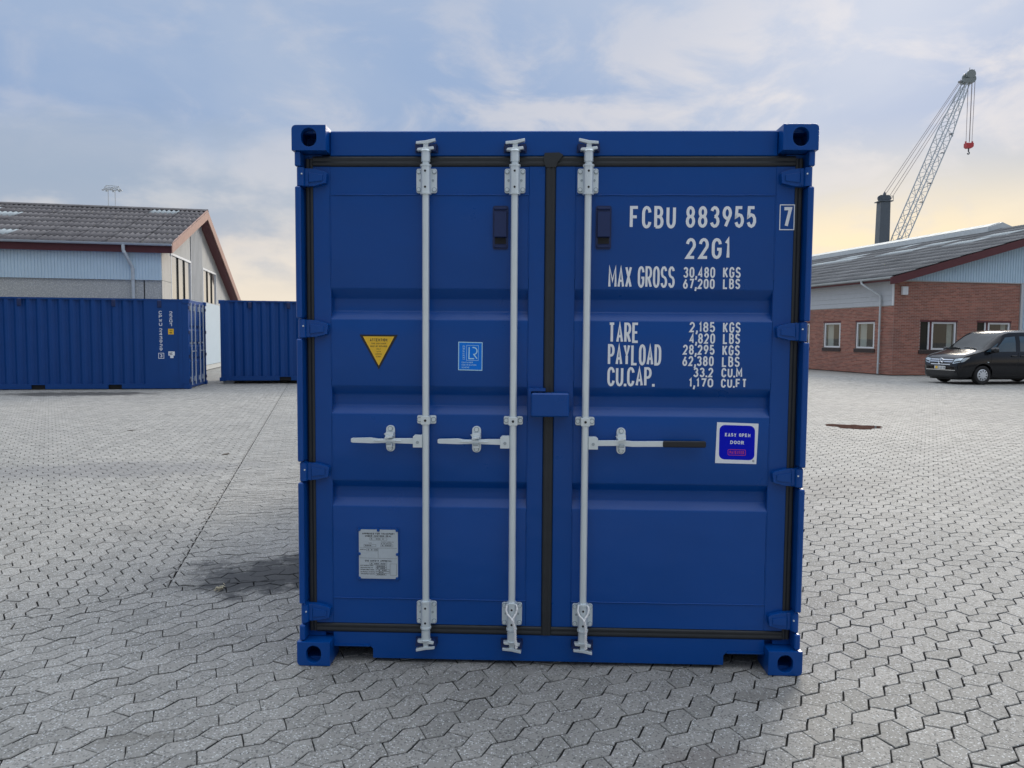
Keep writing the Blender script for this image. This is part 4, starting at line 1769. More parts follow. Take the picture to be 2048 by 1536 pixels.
# boarding under the eaves, trims, fascia, gutter
for i in range(5):
    z = 3.035 + i * .214
    m = MB()
    m.prism([(-.030, z), (-.034, z + .010), (-.018, z + .2135), (-.001, z + .2135), (-.001, z)], .10, 38, 'y')
    fixn(m.build('siding_board', 'siding', parent=hall))
fixn(MB().box(-.042, .0, .012, .098, 3.03, 4.10).build('corner_trim', 'win_white', parent=hall))
HS = .277
RZ = lambda x: 4.285 + HS * (x + .26)
fixn(MB().box(-.40, -.372, -.40, 39, 4.06, 4.235).build('fascia', 'maroon', parent=hall))
fixn(MB().prism([(-.372, 4.075), (-.001, 4.10), (-.001, 4.115), (-.372, 4.09)], -.02, 39, 'y').build('soffit', 'maroon', parent=hall))
gt = MB()
gt.smooth = True
gp = [(-.475 + .07 * math.cos(R(a)) + .0, 4.245 + .075 * math.sin(R(a))) for a in range(180, 361, 20)]
gt.grid([[(x, y, z) for x, z in gp] for y in (-.42, 39)])
gt.grid([[(x + .004, y, z + .004) for x, z in gp] for y in (-.42, 39)])
gt.smooth = False
gt.quad(*[(x, -.42, z) for x, z in gp])
gt.build('gutter', 'gutter', parent=hall)
dp = MB()
dp.tube([(-.475, 1.62, 4.20), (-.475, 1.60, 4.06), (-.44, 1.45, 3.95), (-.115, .80, 3.50), (-.105, .76, 3.40), (-.105, .78, .02)], .045, 10)
for z in (.45, 1.9, 3.2):
    dp.cyl((-.105, .77, z), (-.105, .77, z + .05), .054, n=10)
    dp.box(-.06, -.002, .755, .785, z + .005, z + .045)
dp.build('downpipe', 'gutter', parent=hall)
# gable cladding: ribbed sheet cut by the rake
cl = MB()
x = .12
k = 0
lo, hi2 = [], []
while x < 11.2:
    for dx_, d in ((0, -.05), (.055, -.05), (.070, -.022), (.120, -.022), (.135, -.05)):
        xx = x + dx_
        lo.append((xx, d, 4.13))
        hi2.append((xx, d, RZ(xx) - .20))
    x += .136
cl.grid([lo, hi2])
cl.build('gable_cladding', 'pale_blue', parent=hall)
fixn(MB().box(.0, 11.4, -.056, -.0202, 4.095, 4.129).build('cladding_trim', 'siding', parent=hall))
rk = MB()
rk.prism([(-.55, RZ(-.55) - .30), (-.55, RZ(-.55) + .0), (11.5, RZ(11.5)), (11.5, RZ(11.5) - .34), (-.30, RZ(-.30) - .34)], -.44, -.41, 'y')
fixn(rk.build('rake_board', 'maroon', parent=hall))
sf = MB()
sf.prism([(-.372, RZ(-.372) - .16), (11.5, RZ(11.5) - .16), (11.5, RZ(11.5) - .14), (-.372, RZ(-.372) - .14)], -.409, -.01, 'y')
fixn(sf.build('soffit', 'maroon', parent=hall))
bxn = MB().bbox(.30, .58, -.13, -.009, 3.49, 3.85, .01)
fixn(bxn.build('wall_box', 'win_white', parent=hall))
fixn(MB().box(6.44, 6.56, -.05, .019, 0, 4.09).build('door_trim', 'siding', parent=hall))
gd_ = MB().box(6.56, 10.4, -.02, .0195, .02, 4.0)
gdo = fixn(gd_.build('sliding_door', 'white_door', parent=hall))
for i in range(6):
    fixn(MB().bbox(6.64, 10.3, -.034, -.0202, .12 + i * .65, .12 + i * .65 + .56, .006).build('door_panel', 'pale_blue', parent=gdo))
# corrugated roof, sheet by sheet
ang = math.atan(HS)
ROWS, SL, SWD = 11, 1.14, 1.062
sm = sheet_mesh('roof_sheet', 'roof_right', SWD + .05, SL + .09, 6, .026)
smt = sheet_mesh('roof_sheet', 'translucent', SWD + .05, SL + .09, 6, .026)
lights_ = {(7, c) for c in (4, 5, 8, 9, 10, 13, 14, 15, 16, 17)} | {(8, c) for c in (3, 4, 7, 8, 14, 15)} | {(3, 16), (4, 19), (5, 20), (9, 11)}
for r in range(ROWS):
    for c in range(26):
        x = -.46 + r * SL * math.cos(ang)
        o = obj('roof_sheet', smt if (r, c) in lights_ else sm, hall)
        o.location = (x, -.46 + c * SWD, RZ(x) + .055 + random.uniform(-.004, .004))
        o.rotation_euler = (0, -ang + .022, 0)
far = MB()
far.smooth = True
n = 12 * 6 * 3
L2 = ROWS * SL
far.grid([[(-.46 + t * math.cos(ang), -.46 + 26 * SWD + i * .035, RZ(-.46 + t * math.cos(ang)) + .055 + .026 * math.sin(i * 1.24)) for i in range(n)] for t in (0, L2)])
tag(far.build('far_roof_sheets', 'roof_right', parent=hall), kind='stuff')
RX = -.46 + L2 * math.cos(ang)
fixn(MB().prism([(RX, RZ(RX) + .03), (23.5, RZ(-.5) + .03), (23.5, RZ(-.5) - .05), (RX, RZ(RX) - .10)], -.45, 38, 'y').build('back_roof', 'roof_right', parent=hall))
fixn(MB().prism([(-.45, RZ(-.45) - .02), (RX, RZ(RX) - .02), (RX, RZ(RX) - .10), (-.40, RZ(-.40) - .10)], -.408, 38, 'y').build('roof_deck', 'grey_board', parent=hall))
fixn(MB().box(.1, 22.9, 37.9, 38, 0, 4.2).build('rear_wall', 'mortar', parent=hall))
# rooflight along the ridge
rl = MB()
rl.prism([(RX - .92, RZ(RX - .92) + .08), (RX - .90, RZ(RX - .9) + .32), (RX, RZ(RX) + .38), (RX + .9, RZ(RX - .9) + .32), (RX + .92, RZ(RX - .92) + .08), (RX, RZ(RX) + .06)], 6.6, 24.4, 'y')
rlo = fixn(rl.build('ridge_rooflight', 'gutter', parent=hall))
for i in range(17):
    y = 6.7 + i * 1.04
    q = MB()
    za, zb = RZ(RX - .86) + .337, RZ(RX - .05) + .384
    q.add([(RX - .86, y, za), (RX - .05, y, zb), (RX - .05, y + .97, zb), (RX - .86, y + .97, za),
           (RX - .86, y, za + .02), (RX - .05, y, zb + .02), (RX - .05, y + .97, zb + .02), (RX - .86, y + .97, za + .02)],
          [(0, 1, 2, 3), (4, 5, 6, 7), (0, 1, 5, 4), (1, 2, 6, 5), (2, 3, 7, 6), (3, 0, 4, 7)])
    fixn(q.build('pane', 'translucent', parent=rlo))

# ---- pale shed on the left; local x along the eaves (to the right), y back
shed = thing('corrugated_roof_shed', (-12.403, 22.226, 0), R(13.4), 'pale shed with brown corrugated roof behind the left containers', 'building')
WX, WY = -.42, .22
LS = (6.70 - 4.63) / 6.5
LZ = lambda y: 4.60 + LS * y
BS = (6.70 - 3.30) / (15.9 - 6.5)
AP = 6.5
BZ = lambda y: LZ(AP) - BS * (y - AP)
m = MB().box(-14, WX, WY, WY + .2, 0, 3.40)
fixn(m.build('pebbledash_wall', 'pebble', parent=shed))
fixn(MB().box(-.985, -.955, WY - .012, WY - .001, 0, 3.39).build('panel_joint', 'hole', parent=shed))
sd_ = MB()
pts = []
x = -14.0
while x < WX - .02:
    pts += [(x, WY - .055), (x + .085, WY - .055), (x + .090, WY - .040), (x + .096, WY - .040)]
    x += .10
pts.append((WX - .0, WY - .055))
sd_.grid([[(a, b, z) for a, b in pts] for z in (3.40, 4.36)])
sd_.quad((-14, WY - .055, 3.40), (WX, WY - .055, 3.40), (WX, WY + .1, 3.40), (-14, WY + .1, 3.40))
sd_.build('blue_cladding', 'shed_blue', parent=shed)
fixn(MB().box(-14, -.01, -.03, -.002, 4.30, 4.56).build('fascia', 'maroon', parent=shed))
fixn(MB().box(-14, WX - .001, -.0015, WY - .06, 4.33, 4.345).build('soffit', 'maroon', parent=shed))
gt = MB()
gt.smooth = True
gp = [(-.105 + .07 * math.cos(R(a)), 4.605 + .075 * math.sin(R(a))) for a in range(180, 361, 20)]
gt.grid([[(x, y, z) for y, z in gp] for x in (-14, .0)])
gt.smooth = False
gt.quad(*[(0, y, z) for y, z in gp])
gt.build('gutter', 'gutter', parent=shed)
dp = MB()
dp.tube([(-1.52, -.105, 4.56), (-1.52, -.105, 4.36), (-1.48, -.09, 4.26), (-1.31, .12, 3.82), (-1.30, .135, 3.74), (-1.30, .135, .05)], .055, 10)
for z in (3.74, 3.40):
    dp.cyl((-1.30, .135, z), (-1.30, .135, z + .04), .065, n=10)
dp.build('downpipe', 'gutter', parent=shed)
# gable wall, faces +x
PS = lambda u, z, d: (WX - d, u, z)
gw = MB()


def gz(y):
    return (LZ(y) if y < AP else BZ(y)) - .12


ops = [(1.62, 4.92, 2.86, 4.40), (7.52, 10.65, 2.98, 4.36)]
us = sorted({WY, 15.8, AP, *[o[0] for o in ops], *[o[1] for o in ops]})
for a, b in zip(us[:-1], us[1:]):
    o = [q for q in ops if q[0] <= a and b <= q[1]]
    if o:
        gw.quad(PS(a, 0, 0), PS(b, 0, 0), PS(b, o[0][2], 0), PS(a, o[0][2], 0))
        gw.quad(PS(a, o[0][3], 0), PS(b, o[0][3], 0), PS(b, gz(b), 0), PS(a, gz(a), 0))
    else:
        gw.quad(PS(a, 0, 0), PS(b, 0, 0), PS(b, gz(b), 0), PS(a, gz(a), 0))
fixn(gw.build('gable_wall', 'grey_panel', parent=shed))
fixn(pbox(MB(), PS, WY - .02, 1.56, 3.41, 4.34, -.02, -.002).build('corner_panel', 'corner_panel', parent=shed))
fixn(pbox(MB(), PS, WY - .02, 1.56, 0, 3.395, -.02, -.002).build('corner_panel', 'corner_panel', parent=shed))
for a, b, c, d in ops:
    f = MB()
    pbox(f, PS, a - .06, b + .06, d, d + .08, -.03, .06)
    pbox(f, PS, a - .06, a, c, d - .001, -.03, .06)
    pbox(f, PS, b, b + .06, c, d - .001, -.03, .06)
    w3 = (b - a) / 3
    win = fixn(f.build('window', 'win_white', parent=shed))
    for i in range(3):
        fixn(pbox(MB(), PS, a + i * w3 + (.05 if i else .001), a + (i + 1) * w3 - .001, c, d - .002, .02, .04).build('pane', 'gable_glass', parent=win))
        if i:
            fixn(pbox(MB(), PS, a + i * w3, a + i * w3 + .048, c, d - .002, -.02, .05).build('glazing_bar', 'hole', parent=win))
n = 9
for i in range(n):
    a = 5.02 + i * .262
    mz = gz(a + .12) - .05
    fixn(pbox(MB(), PS, a, a + .225, 2.96, min(mz, gz(a) - .05, gz(a + .225) - .05), -.028, -.002).build('wall_board', 'grey_board', parent=shed))
fixn(pbox(MB(), PS, 4.98, 15.2, .22, 2.94, -.05, -.003).build('sliding_door', 'white_door', parent=shed))
fixn(pbox(MB(), PS, 4.98, 15.2, .0, .205, -.03, -.003).build('plinth', 'pebble', parent=shed))
# rakes, soffits
for nm, pl in (('rake_board', [(-.10, LZ(-.10) - .28), (-.10, LZ(-.10) + .07), (AP, LZ(AP) + .09), (AP, LZ(AP) - .30)]),
               ('rake_board', [(AP + .002, LZ(AP) - .30), (AP + .002, LZ(AP) + .09), (16.1, BZ(16.1) + .09), (16.1, BZ(16.1) - .30)])):
    fixn(MB().prism(pl, -.02, .015, 'x').build(nm, 'rake_pale', parent=shed))
for pl in ([(.0, LZ(0) - .13), (AP, LZ(AP) - .13), (AP, LZ(AP) - .11), (.0, LZ(0) - .11)],
           [(AP + .001, LZ(AP) - .24), (16, BZ(16) - .24), (16, BZ(16) - .22), (AP + .001, LZ(AP) - .22)]):
    fixn(MB().prism(pl, WX - .0, -.021, 'x').build('soffit', 'maroon', parent=shed))
ang = math.atan(LS)
ROWS, SL, SWD = 8, 6.62 / math.cos(ang) / 8, 1.062
sm = sheet_mesh('roof_sheet', 'roof_left', SWD + .05, SL + .09, 6, .030)
smt = sheet_mesh('roof_sheet', 'translucent', SWD + .05, SL + .09, 6, .030)
pale = {(1, 5), (5, 6), (6, 7), (7, 1)}
for r in range(ROWS):
    for c in range(13):
        y = -.12 + r * SL * math.cos(ang)
        o = obj('roof_sheet', smt if (r, c) in pale else sm, shed)
        # the sheet's own +x goes up the slope (+y here); its waves run to -x
        o.location = (.02 - c * SWD + random.uniform(-.006, .006), y, LZ(y) + .055 + random.uniform(-.004, .004))
        o.rotation_euler = Matrix.Rotation(R(90), 3, 'Z').to_4x4().to_euler()
        o.rotation_euler = (Matrix.Rotation(R(90), 4, 'Z') @ Matrix.Rotation(-ang + .030, 4, 'Y')).to_euler()
fixn(MB().prism([(0, LZ(0) - .02), (AP, LZ(AP) - .02), (AP, LZ(AP) - .10), (0, LZ(0) - .10)], -14, -.022, 'x').build('roof_deck', 'grey_board', parent=shed))
fixn(MB().prism([(AP, LZ(AP) + .03), (16, BZ(16) + .03), (16, BZ(16) - .06), (AP, LZ(AP) - .06)], -14, -.022, 'x').build('back_roof', 'roof_left', parent=shed))
rd = MB()
rd.smooth = True
rd.grid([[(x, AP + .16 * math.cos(R(a)), LZ(AP) + .02 + .10 * math.sin(R(a))) for a in range(0, 181, 30)] for x in (-14, .02)])
rd.build('ridge_cap', 'roof_left', parent=shed)


# ------------------------------------------------------------------ harbour crane far behind the hall
def bars(mb, pairs, r, n=6):
    for a, b in pairs:
        mb.cyl(a, b, r, n=n, cap=False)
    return mb


crane = thing('harbour_crane', (80.2, 181, 0), 0, 'tall grey harbour crane with pale lattice boom rising behind the brick hall', 'crane')
t = MB()
t.prism([(-1.45, 0), (1.55, 0), (1.25, 33.2), (-.95, 33.2)], -1.3, 1.3, 'y')
bevel(fixn(t.build('tower', 'crane_grey', parent=crane)), .15, 2)
t = MB()
t.box(-1.35, 1.75, -1.5, 1.5, 33.2, 33.4)
for x in (-.5, .3, 1.0):
    t.cyl((x, -.25, 34.1), (x, .25, 34.1), .75, n=16)
t.box(-.8, 1.3, -.6, -.4, 33.5, 34.6)
t.box(-.8, 1.3, .4, .6, 33.5, 34.6)
t.prism([(-.2, 34.6), (.3, 35.6), (.7, 34.6)], -.3, .3, 'y')
for x in (-1.3, -.4, .8, 1.7):
    t.box(x - .04, x + .04, -1.5, -1.42, 33.4, 34.4)
t.box(-1.35, 1.75, -1.5, -1.42, 34.34, 34.42)
t.box(-1.35, 1.75, -1.5, -1.42, 33.9, 33.97)
fixn(t.build('tower_head', 'crane_grey', parent=crane))
t = MB()
t.box(-4.5, 5.0, -4, 4, 1.2, 6.5)
t.box(-7, 7, -7, 7, .4, 1.2)
for x in (-6, 6):
    for y in (-6, 6):
        t.cyl((x, y, 0), (x, y, .5), 1.2, n=12)
fixn(t.build('carriage', 'crane_grey', parent=crane))
# lattice boom: tapered square truss turned on its edge
foot, tip = Vector((1.3, 0, 17.5)), Vector((19.35, 2.4, 61.6))
ax = (tip - foot).normalized()
sidev = Vector((0, 1, 0)) - ax * ax.y
sidev.normalize()
upv = ax.cross(sidev).normalized()
e1 = (sidev * .80 + upv * .60).normalized()
e2 = ax.cross(e1).normalized()
NB = 30


def boom_pt(t_, c):
    s = 1.2 * min(1, .25 + t_ * 5, .42 + (1 - t_) * 2.2)
    p = foot.lerp(tip, t_)
    return p + e1 * (s if c in (0, 1) else -s) + e2 * (s if c in (1, 2) else -s)


chord, lace = [], []
for c in range(4):
    for i in range(NB):
        chord.append((boom_pt(i / NB, c), boom_pt((i + 1) / NB, c)))
        d = (c + 1) % 4
        if i % 2 == 0:
            lace.append((boom_pt(i / NB, c), boom_pt((i + 1) / NB, d)))
        else:
            lace.append((boom_pt(i / NB, d), boom_pt((i + 1) / NB, c)))
for c in range(4):
    m = bars(MB(), chord[c * NB:(c + 1) * NB], .13)
    m.build('boom_chord', 'boom_grey', parent=crane)
tag(bars(MB(), lace, .065, 5).build('boom_lacing', 'boom_grey', parent=crane), kind='stuff')
t = MB()
pp = foot.lerp(tip, .16)
t.xf = Matrix.Translation(pp) @ Matrix((e1, e2, ax)).transposed().to_4x4()
t.box(-1.2, 1.2, -1.25, -1.15, -.8, .8)
t.xf = None
fixn(t.build('boom_walkway', 'crane_grey', parent=crane))
t = MB()
hd = tip
t.cyl(hd + Vector((.5, -.9, 1.3)), hd + Vector((.5, -.3, 1.3)), 1.0, n=18)
t.cyl(hd + Vector((.2, .3, .9)), hd + Vector((.2, .9, .9)), 1.0, n=18)
t.cyl(hd + Vector((1.0, -.4, .4)), hd + Vector((1.0, .4, .4)), .9, n=18)
t.box(hd.x - 1.1, hd.x + 1.2, hd.y - 1, hd.y + 1, hd.z - .6, hd.z + .3)
t.box(hd.x - 2.0, hd.x - .9, hd.y - .2, hd.y + .2, hd.z - .5, hd.z - .1)
t.cyl(hd + Vector((1.3, 0, 1.2)), hd + Vector((1.6, 0, 2.6)), .06, n=5)
t.cyl(hd + Vector((.4, 0, 1.8)), hd + Vector((.5, 0, 3.0)), .06, n=5)
fixn(t.build('boom_head', 'head_grey', parent=crane))
head0 = Vector((.2, 0, 34.7))
for k in range(4):
    y = -.9 + k * .6
    a = head0 + Vector(((-.6, .1, 1.1, 1.9)[k], y, (.3, .1, -.5, -.8)[k]))
    b = hd + Vector(((-1.9, -1.5, -1.0, -.5)[k], y, (.0, -.2, -.8, -1.2)[k]))
    bars(MB(), [(a, b)], .055, 5).build('luffing_cable', 'cable', parent=crane)
hb = Vector((20.25, 2.0, 46.9))
for k, x in enumerate((-.85, -.55, -.05, .35, .65, .95)):
    a = Vector((hb.x + x * .9, hb.y + (k % 2) * .5, hb.z + .6))
    b = Vector((hb.x + x * .9 + .10 + k * .05, hd.y + (k % 2) * .5, hd.z + .3))
    bars(MB(), [(a, b)], .05, 5).build('hoist_cable', 'cable', parent=crane)
t = MB()
t.prism([(hb.x - .85, hb.z + .3), (hb.x + .85, hb.z + .3), (hb.x + .85, hb.z - .5), (hb.x + .5, hb.z - .85), (hb.x - .5, hb.z - .85), (hb.x - .85, hb.z - .5)], hb.y - .4, hb.y + .8, 'y')
for x in (-.75, .75):
    t.box(hb.x + x - .12, hb.x + x + .12, hb.y, hb.y + .3, hb.z + .3, hb.z + .75)
blk = fixn(t.build('hook_block', 'crane_red', parent=crane))
t = MB()
t.cyl((hb.x, hb.y + .2, hb.z - .85), (hb.x, hb.y + .2, hb.z - 1.6), .16, n=8)
t.tube([(hb.x, hb.y + .2, hb.z - 1.6), (hb.x + .22, hb.y + .2, hb.z - 1.85), (hb.x + .15, hb.y + .2, hb.z - 2.15), (hb.x - .12, hb.y + .2, hb.z - 2.2), (hb.x - .25, hb.y + .2, hb.z - 1.95)], .13, 7)
fixn(t.build('hook', 'crane_grey', parent=blk))
for q, sg in ((.46, 1), (.62, -1), (.72, 1), (.36, -1)):
    p = foot.lerp(tip, q)
    t = MB()
    o2 = p + Vector((1.5, 0, 0)) if sg > 0 else p + Vector((1.4, 0, 0))
    t.box(o2.x - .3, o2.x + .5, o2.y - .3, o2.y + .3, o2.z - .08, o2.z + .08)
    t.cyl(o2 + Vector((.3, 0, 0)), o2 + Vector((.3, 0, -.6)), .2 if q == .72 else .06, n=6)
    fixn(t.build('boom_lamp', 'crane_grey', parent=crane))

# ------------------------------------------------------------------ flood-light mast over the shed roof
mast = thing('floodlight_mast', (-83.1, 145.8, 0), 0, 'slim twin-legged floodlight mast with lamp ring above the shed roof', 'light mast')
for x in (-1.0, .7):
    MB().cyl((x, 0, 0), (x * .8, 0, 29.3), .10, .06, 8).build('pole', 'mast', parent=mast)
t = MB()
for rr_, z in ((1.55, 29.5), (1.2, 30.0)):
    ring = [(rr_ * math.cos(R(a)), .75 * rr_ * math.sin(R(a)), z) for a in range(0, 361, 24)]
    t.tube(ring, .08, 6)
for a in range(0, 360, 60):
    t.cyl((0, 0, 29.3), (1.7 * math.cos(R(a)), 1.27 * math.sin(R(a)), 29.5), .07, n=5)
    t.cyl((1.7 * math.cos(R(a)), 1.27 * math.sin(R(a)), 29.5), (1.3 * math.cos(R(a)), .97 * math.sin(R(a)), 30.1), .06, n=5)
fixn(t.build('lamp_ring', 'mast', parent=mast))
for a in range(15, 360, 45):
    x, y = 1.7 * math.cos(R(a)), 1.27 * math.sin(R(a))
    fixn(MB().bbox(x - .2, x + .2, y - .15, y + .15, 29.15, 29.42, .04).build('floodlight', 'mast', parent=mast))


# ------------------------------------------------------------------ black van parked along the hall
def van_section(x, zb, zt, wb, wm, wl, zl, wt):
    """half section, bottom centre to top centre: (y, z)"""
    return [(0, zb), (wb - .10, zb), (wb, zb + .07), (wm, zb + .32), (wm, (zb + zl) / 2 + .12), (wl, zl), (wl - .012, zl + .02),
            ((wl + wt) / 2 + .02, (zl + zt) / 2 + .02), (wt, zt - .07), (wt - .07, zt - .018), (wt - .22, zt), (0, zt + .02)]


VS = [  # x, bottom, top, widths: bottom, mid, belt, belt z, top
    (.915, .30, .60, .62, .66, .66, .50, .62), (.90, .24, .70, .72, .77, .76, .60, .72), (.86, .21, .80, .80, .85, .84, .72, .80),
    (.80, .20, .92, .85, .895, .88, .84, .84), (.70, .20, 1.01, .87, .92, .91, .93, .87), (.50, .20, 1.075, .88, .945, .935, .99, .88),
    (.22, .20, 1.15, .88, .955, .95, 1.04, .88), (.02, .20, 1.215, .88, .96, .955, 1.08, .88), (-.12, .20, 1.30, .88, .96, .955, 1.10, .86),
    (-.40, .20, 1.52, .88, .962, .957, 1.11, .85), (-.70, .20, 1.735, .88, .964, .958, 1.115, .835), (-.90, .20, 1.845, .88, .964, .958, 1.12, .825),
    (-1.10, .20, 1.895, .88, .964, .958, 1.12, .82), (-1.6, .20, 1.915, .88, .964, .958, 1.12, .82), (-2.6, .20, 1.92, .88, .964, .958, 1.12, .82),
    (-3.6, .20, 1.91, .88, .964, .955, 1.12, .82), (-4.05, .22, 1.86, .86, .955, .94, 1.12, .75), (-4.20, .28, 1.80, .82, .92, .90, 1.12, .72),
    (-4.24, .40, 1.70, .76, .86, .84, 1.12, .68)]
van = thing('van', (15.516 + .232 * -.80, 23.992 + .973 * .80, 0), R(193.4), 'black van with silver wheel covers parked in front of the brick hall', 'van')
b = MB()
b.smooth = True
rows = []
for s in VS:
    h = van_section(*s)
    rows.append([(s[0], y, z) for y, z in h] + [(s[0], -y, z) for y, z in h[-2:0:-1]])
m_ = len(rows[0])
vs = [p for r in rows for p in r]
fs = [[i * m_ + j, i * m_ + (j + 1) % m_, (i + 1) * m_ + (j + 1) % m_, (i + 1) * m_ + j] for i in range(len(rows) - 1) for j in range(m_)]
fs += [list(range(m_))[::-1], [(len(rows) - 1) * m_ + j for j in range(m_)]]
b.add(vs, fs)
bme = b.mesh('body', 'van')
bm = bmesh.new()
bm.from_mesh(bme)
bmesh.ops.recalc_face_normals(bm, faces=bm.faces)
bvh = BVHTree.FromBMesh(bm)
bm.to_mesh(bme)
bm.free()
cuts = []
for x in (0, -3.2):
    for s in (-1, 1):
        c = MB().cyl((x, s * .66, .335), (x, s * 1.2, .335), .405, n=28).mesh('c')
        b2 = bmesh.new()
        b2.from_mesh(c)
        bmesh.ops.remove_doubles(b2, verts=b2.verts, dist=1e-5)
        bmesh.ops.recalc_face_normals(b2, faces=b2.faces)
        b2.to_mesh(c)
        b2.free()
        cuts.append(c)
body = boolean(bme, cuts)
body.name = 'body'
if len(body.materials) == 0:
    body.materials.append(M['van'])
bo = obj('body', body, van)
for p in body.polygons:
    p.use_smooth = True
body.set_sharp_from_angle(angle=R(32))


def patch(quad, origin_dir, off, n=10, m=6, flip=False, frame='side'):
    """bilinear patch thrown onto the bodywork; quad corners as 3D start points"""
    a, b_, c, d = [Vector(p) for p in quad]
    dv = Vector(origin_dir).normalized()
    rows = []
    for j in range(m + 1):
        row = []
        for i in range(n + 1):
            p = a.lerp(b_, i / n).lerp(d.lerp(c, i / n), j / m)
            hit, nor, _, _ = bvh.ray_cast(p, dv)
            if hit is None:
                hit, nor, _, _ = bvh.find_nearest(p)
            row.append(tuple(hit + nor * off))
        rows.append(row)
    q = MB()
    q.smooth = True
    q.grid(rows)
    return q


for s in (1, -1):
    Y = 1.5 * s
    dv = (0, -s, 0)
    # front side glass, quarter glass, sliding-door glass, rear side glass
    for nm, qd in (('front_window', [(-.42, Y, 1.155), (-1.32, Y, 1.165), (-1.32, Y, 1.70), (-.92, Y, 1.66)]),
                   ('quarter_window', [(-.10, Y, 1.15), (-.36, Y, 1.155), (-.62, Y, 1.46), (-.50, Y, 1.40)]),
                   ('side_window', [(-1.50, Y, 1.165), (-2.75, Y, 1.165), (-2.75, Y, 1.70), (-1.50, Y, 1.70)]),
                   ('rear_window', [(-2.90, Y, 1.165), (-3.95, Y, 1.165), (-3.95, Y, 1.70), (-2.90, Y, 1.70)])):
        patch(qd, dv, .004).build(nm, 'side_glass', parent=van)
    # door seams and sill trim
    for x in (-.30, -1.41, -2.84):
        patch([(x, Y, .42), (x - .012, Y, .42), (x - .012, Y, 1.12), (x, Y, 1.12)], dv, .0025, 1, 8).build('door_seam', 'hole', parent=van)
    patch([(-.46, Y, .24), (-2.74, Y, .24), (-2.74, Y, .36), (-.46, Y, .36)], dv, .006, 12, 2).build('sill_trim', 'plastic', parent=van)
    for x in (-1.24, -1.62):
        hh = MB()
        hh.bbox(x - .11, x + .11, s * .972 - .018, s * .972 + .018, .985, 1.025, .012)
        fixn(hh.build('door_handle', 'plastic', parent=van))
    mm = MB()
    mm.bbox(-.42, -.20, s * 1.12 - .13, s * 1.12 + .11, 1.12, 1.31, .05)
    mm.box(-.36, -.26, min(s * .93, s * 1.03), max(s * .93, s * 1.03), 1.10, 1.16)
    bevel(fixn(mm.build('mirror', 'plastic', parent=van)), .03, 3)
    # side repeater lamp
    fixn(MB().bbox(-.22, -.16, s * .966 - .008, s * .966 + .008, .77, .80, .004).build('side_lamp', 'lamp_glass', parent=van))
    # headlamp wraps round the corner
    hp = patch([(1.6, s * .84, .715), (1.6, s * 1.26, .80), (1.6, s * 1.38, .955), (1.6, s * .90, .885)], (-1, -s * .42, 0), .007, 10, 6)
    hl = hp.build('headlamp', 'lamp_glass', parent=van)
    patch([(1.6, s * .90, .755), (1.6, s * 1.18, .81), (1.6, s * 1.20, .85), (1.6, s * .92, .80)], (-1, -s * .42, 0), .012, 8, 3).build('lamp_reflector', 'plastic', parent=hl)
    patch([(1.6, s * .55, .30), (1.6, s * .78, .32), (1.6, s * .78, .42), (1.6, s * .58, .41)], (-1, 0, 0), .008, 5, 3).build('fog_lamp_recess', 'plastic', parent=van)
patch([(1.5, .80, 1.215), (1.5, -.80, 1.215), (.2, -.72, 1.815), (.2, .72, 1.815)], (-1, 0, 0), .004, 12, 10).build('windscreen', 'car_glass', parent=van)
for x0, y0, x1, y1 in ((.72, .62, .10, .0), (.70, -.15, .08, -.70)):
    w_ = MB()
    w_.tube([(-.02 + .03, y0, 1.265), (-.06, (y0 + y1) / 2, 1.29), (-.05, y1, 1.285)], .012, 6)
    w_.build('wiper', 'plastic', parent=van)
gr = patch([(1.5, .53, .655), (1.5, -.53, .655), (1.5, -.56, .895), (1.5, .56, .895)], (-1, 0, 0), .008, 12, 5)
gro = gr.build('grille', 'plastic', parent=van)
for z, hw, hh in ((.855, .53, .018), (.785, .53, .018), (.690, .46, .016)):
    patch([(1.5, hw, z - hh), (1.5, -hw, z - hh), (1.5, -hw, z + hh), (1.5, hw, z + hh)], (-1, 0, 0), .018, 14, 2).build('chrome_bar', 'chrome', parent=gro)
em = MB()
ec = Vector((.905, 0, .80))
pts = [ec + Vector((-.0 - (math.sin(R(a)) * .02), .105 * math.cos(R(a)), .105 * math.sin(R(a)))) for a in range(0, 361, 20)]
em.tube(pts, .013, 6)
for a in (90, 210, 330):
    em.cyl(ec, ec + Vector((-math.sin(R(a)) * .02, .10 * math.cos(R(a)), .10 * math.sin(R(a)))), .018, .006, 6)
em.build('emblem', 'chrome', parent=gro)
patch([(1.5, .60, .30), (1.5, -.60, .30), (1.5, -.66, .47), (1.5, .66, .47)], (-1, 0, 0), .006, 12, 3).build('lower_grille', 'plastic', parent=van)
patch([(1.5, .70, .485), (1.5, -.70, .485), (1.5, -.70, .505), (1.5, .70, .505)], (-1, 0, 0), .010, 12, 1).build('bumper_trim', 'chrome', parent=van)
npl = MB()
npl.bbox(.925, .940, -.26, .26, .52, .63, .003)
npl.cur = 1
npl.quad((.9405, -.215, .53), (.9405, -.10, .53), (.9405, -.10, .62), (.9405, -.215, .62))
npl.cur = 2
NP = lambda p, l: (.9415 + l, p[0], p[1])
text(npl, 'CN 20 118', -.09, .24, .545, .605, .010, NP)
fixn(npl.build('number_plate', 'numplate', 'yellow', 'print_black', parent=van))
fixn(MB().box(-3.9, .8, -.62, .62, .16, .30).build('underbody', 'hole', parent=van))


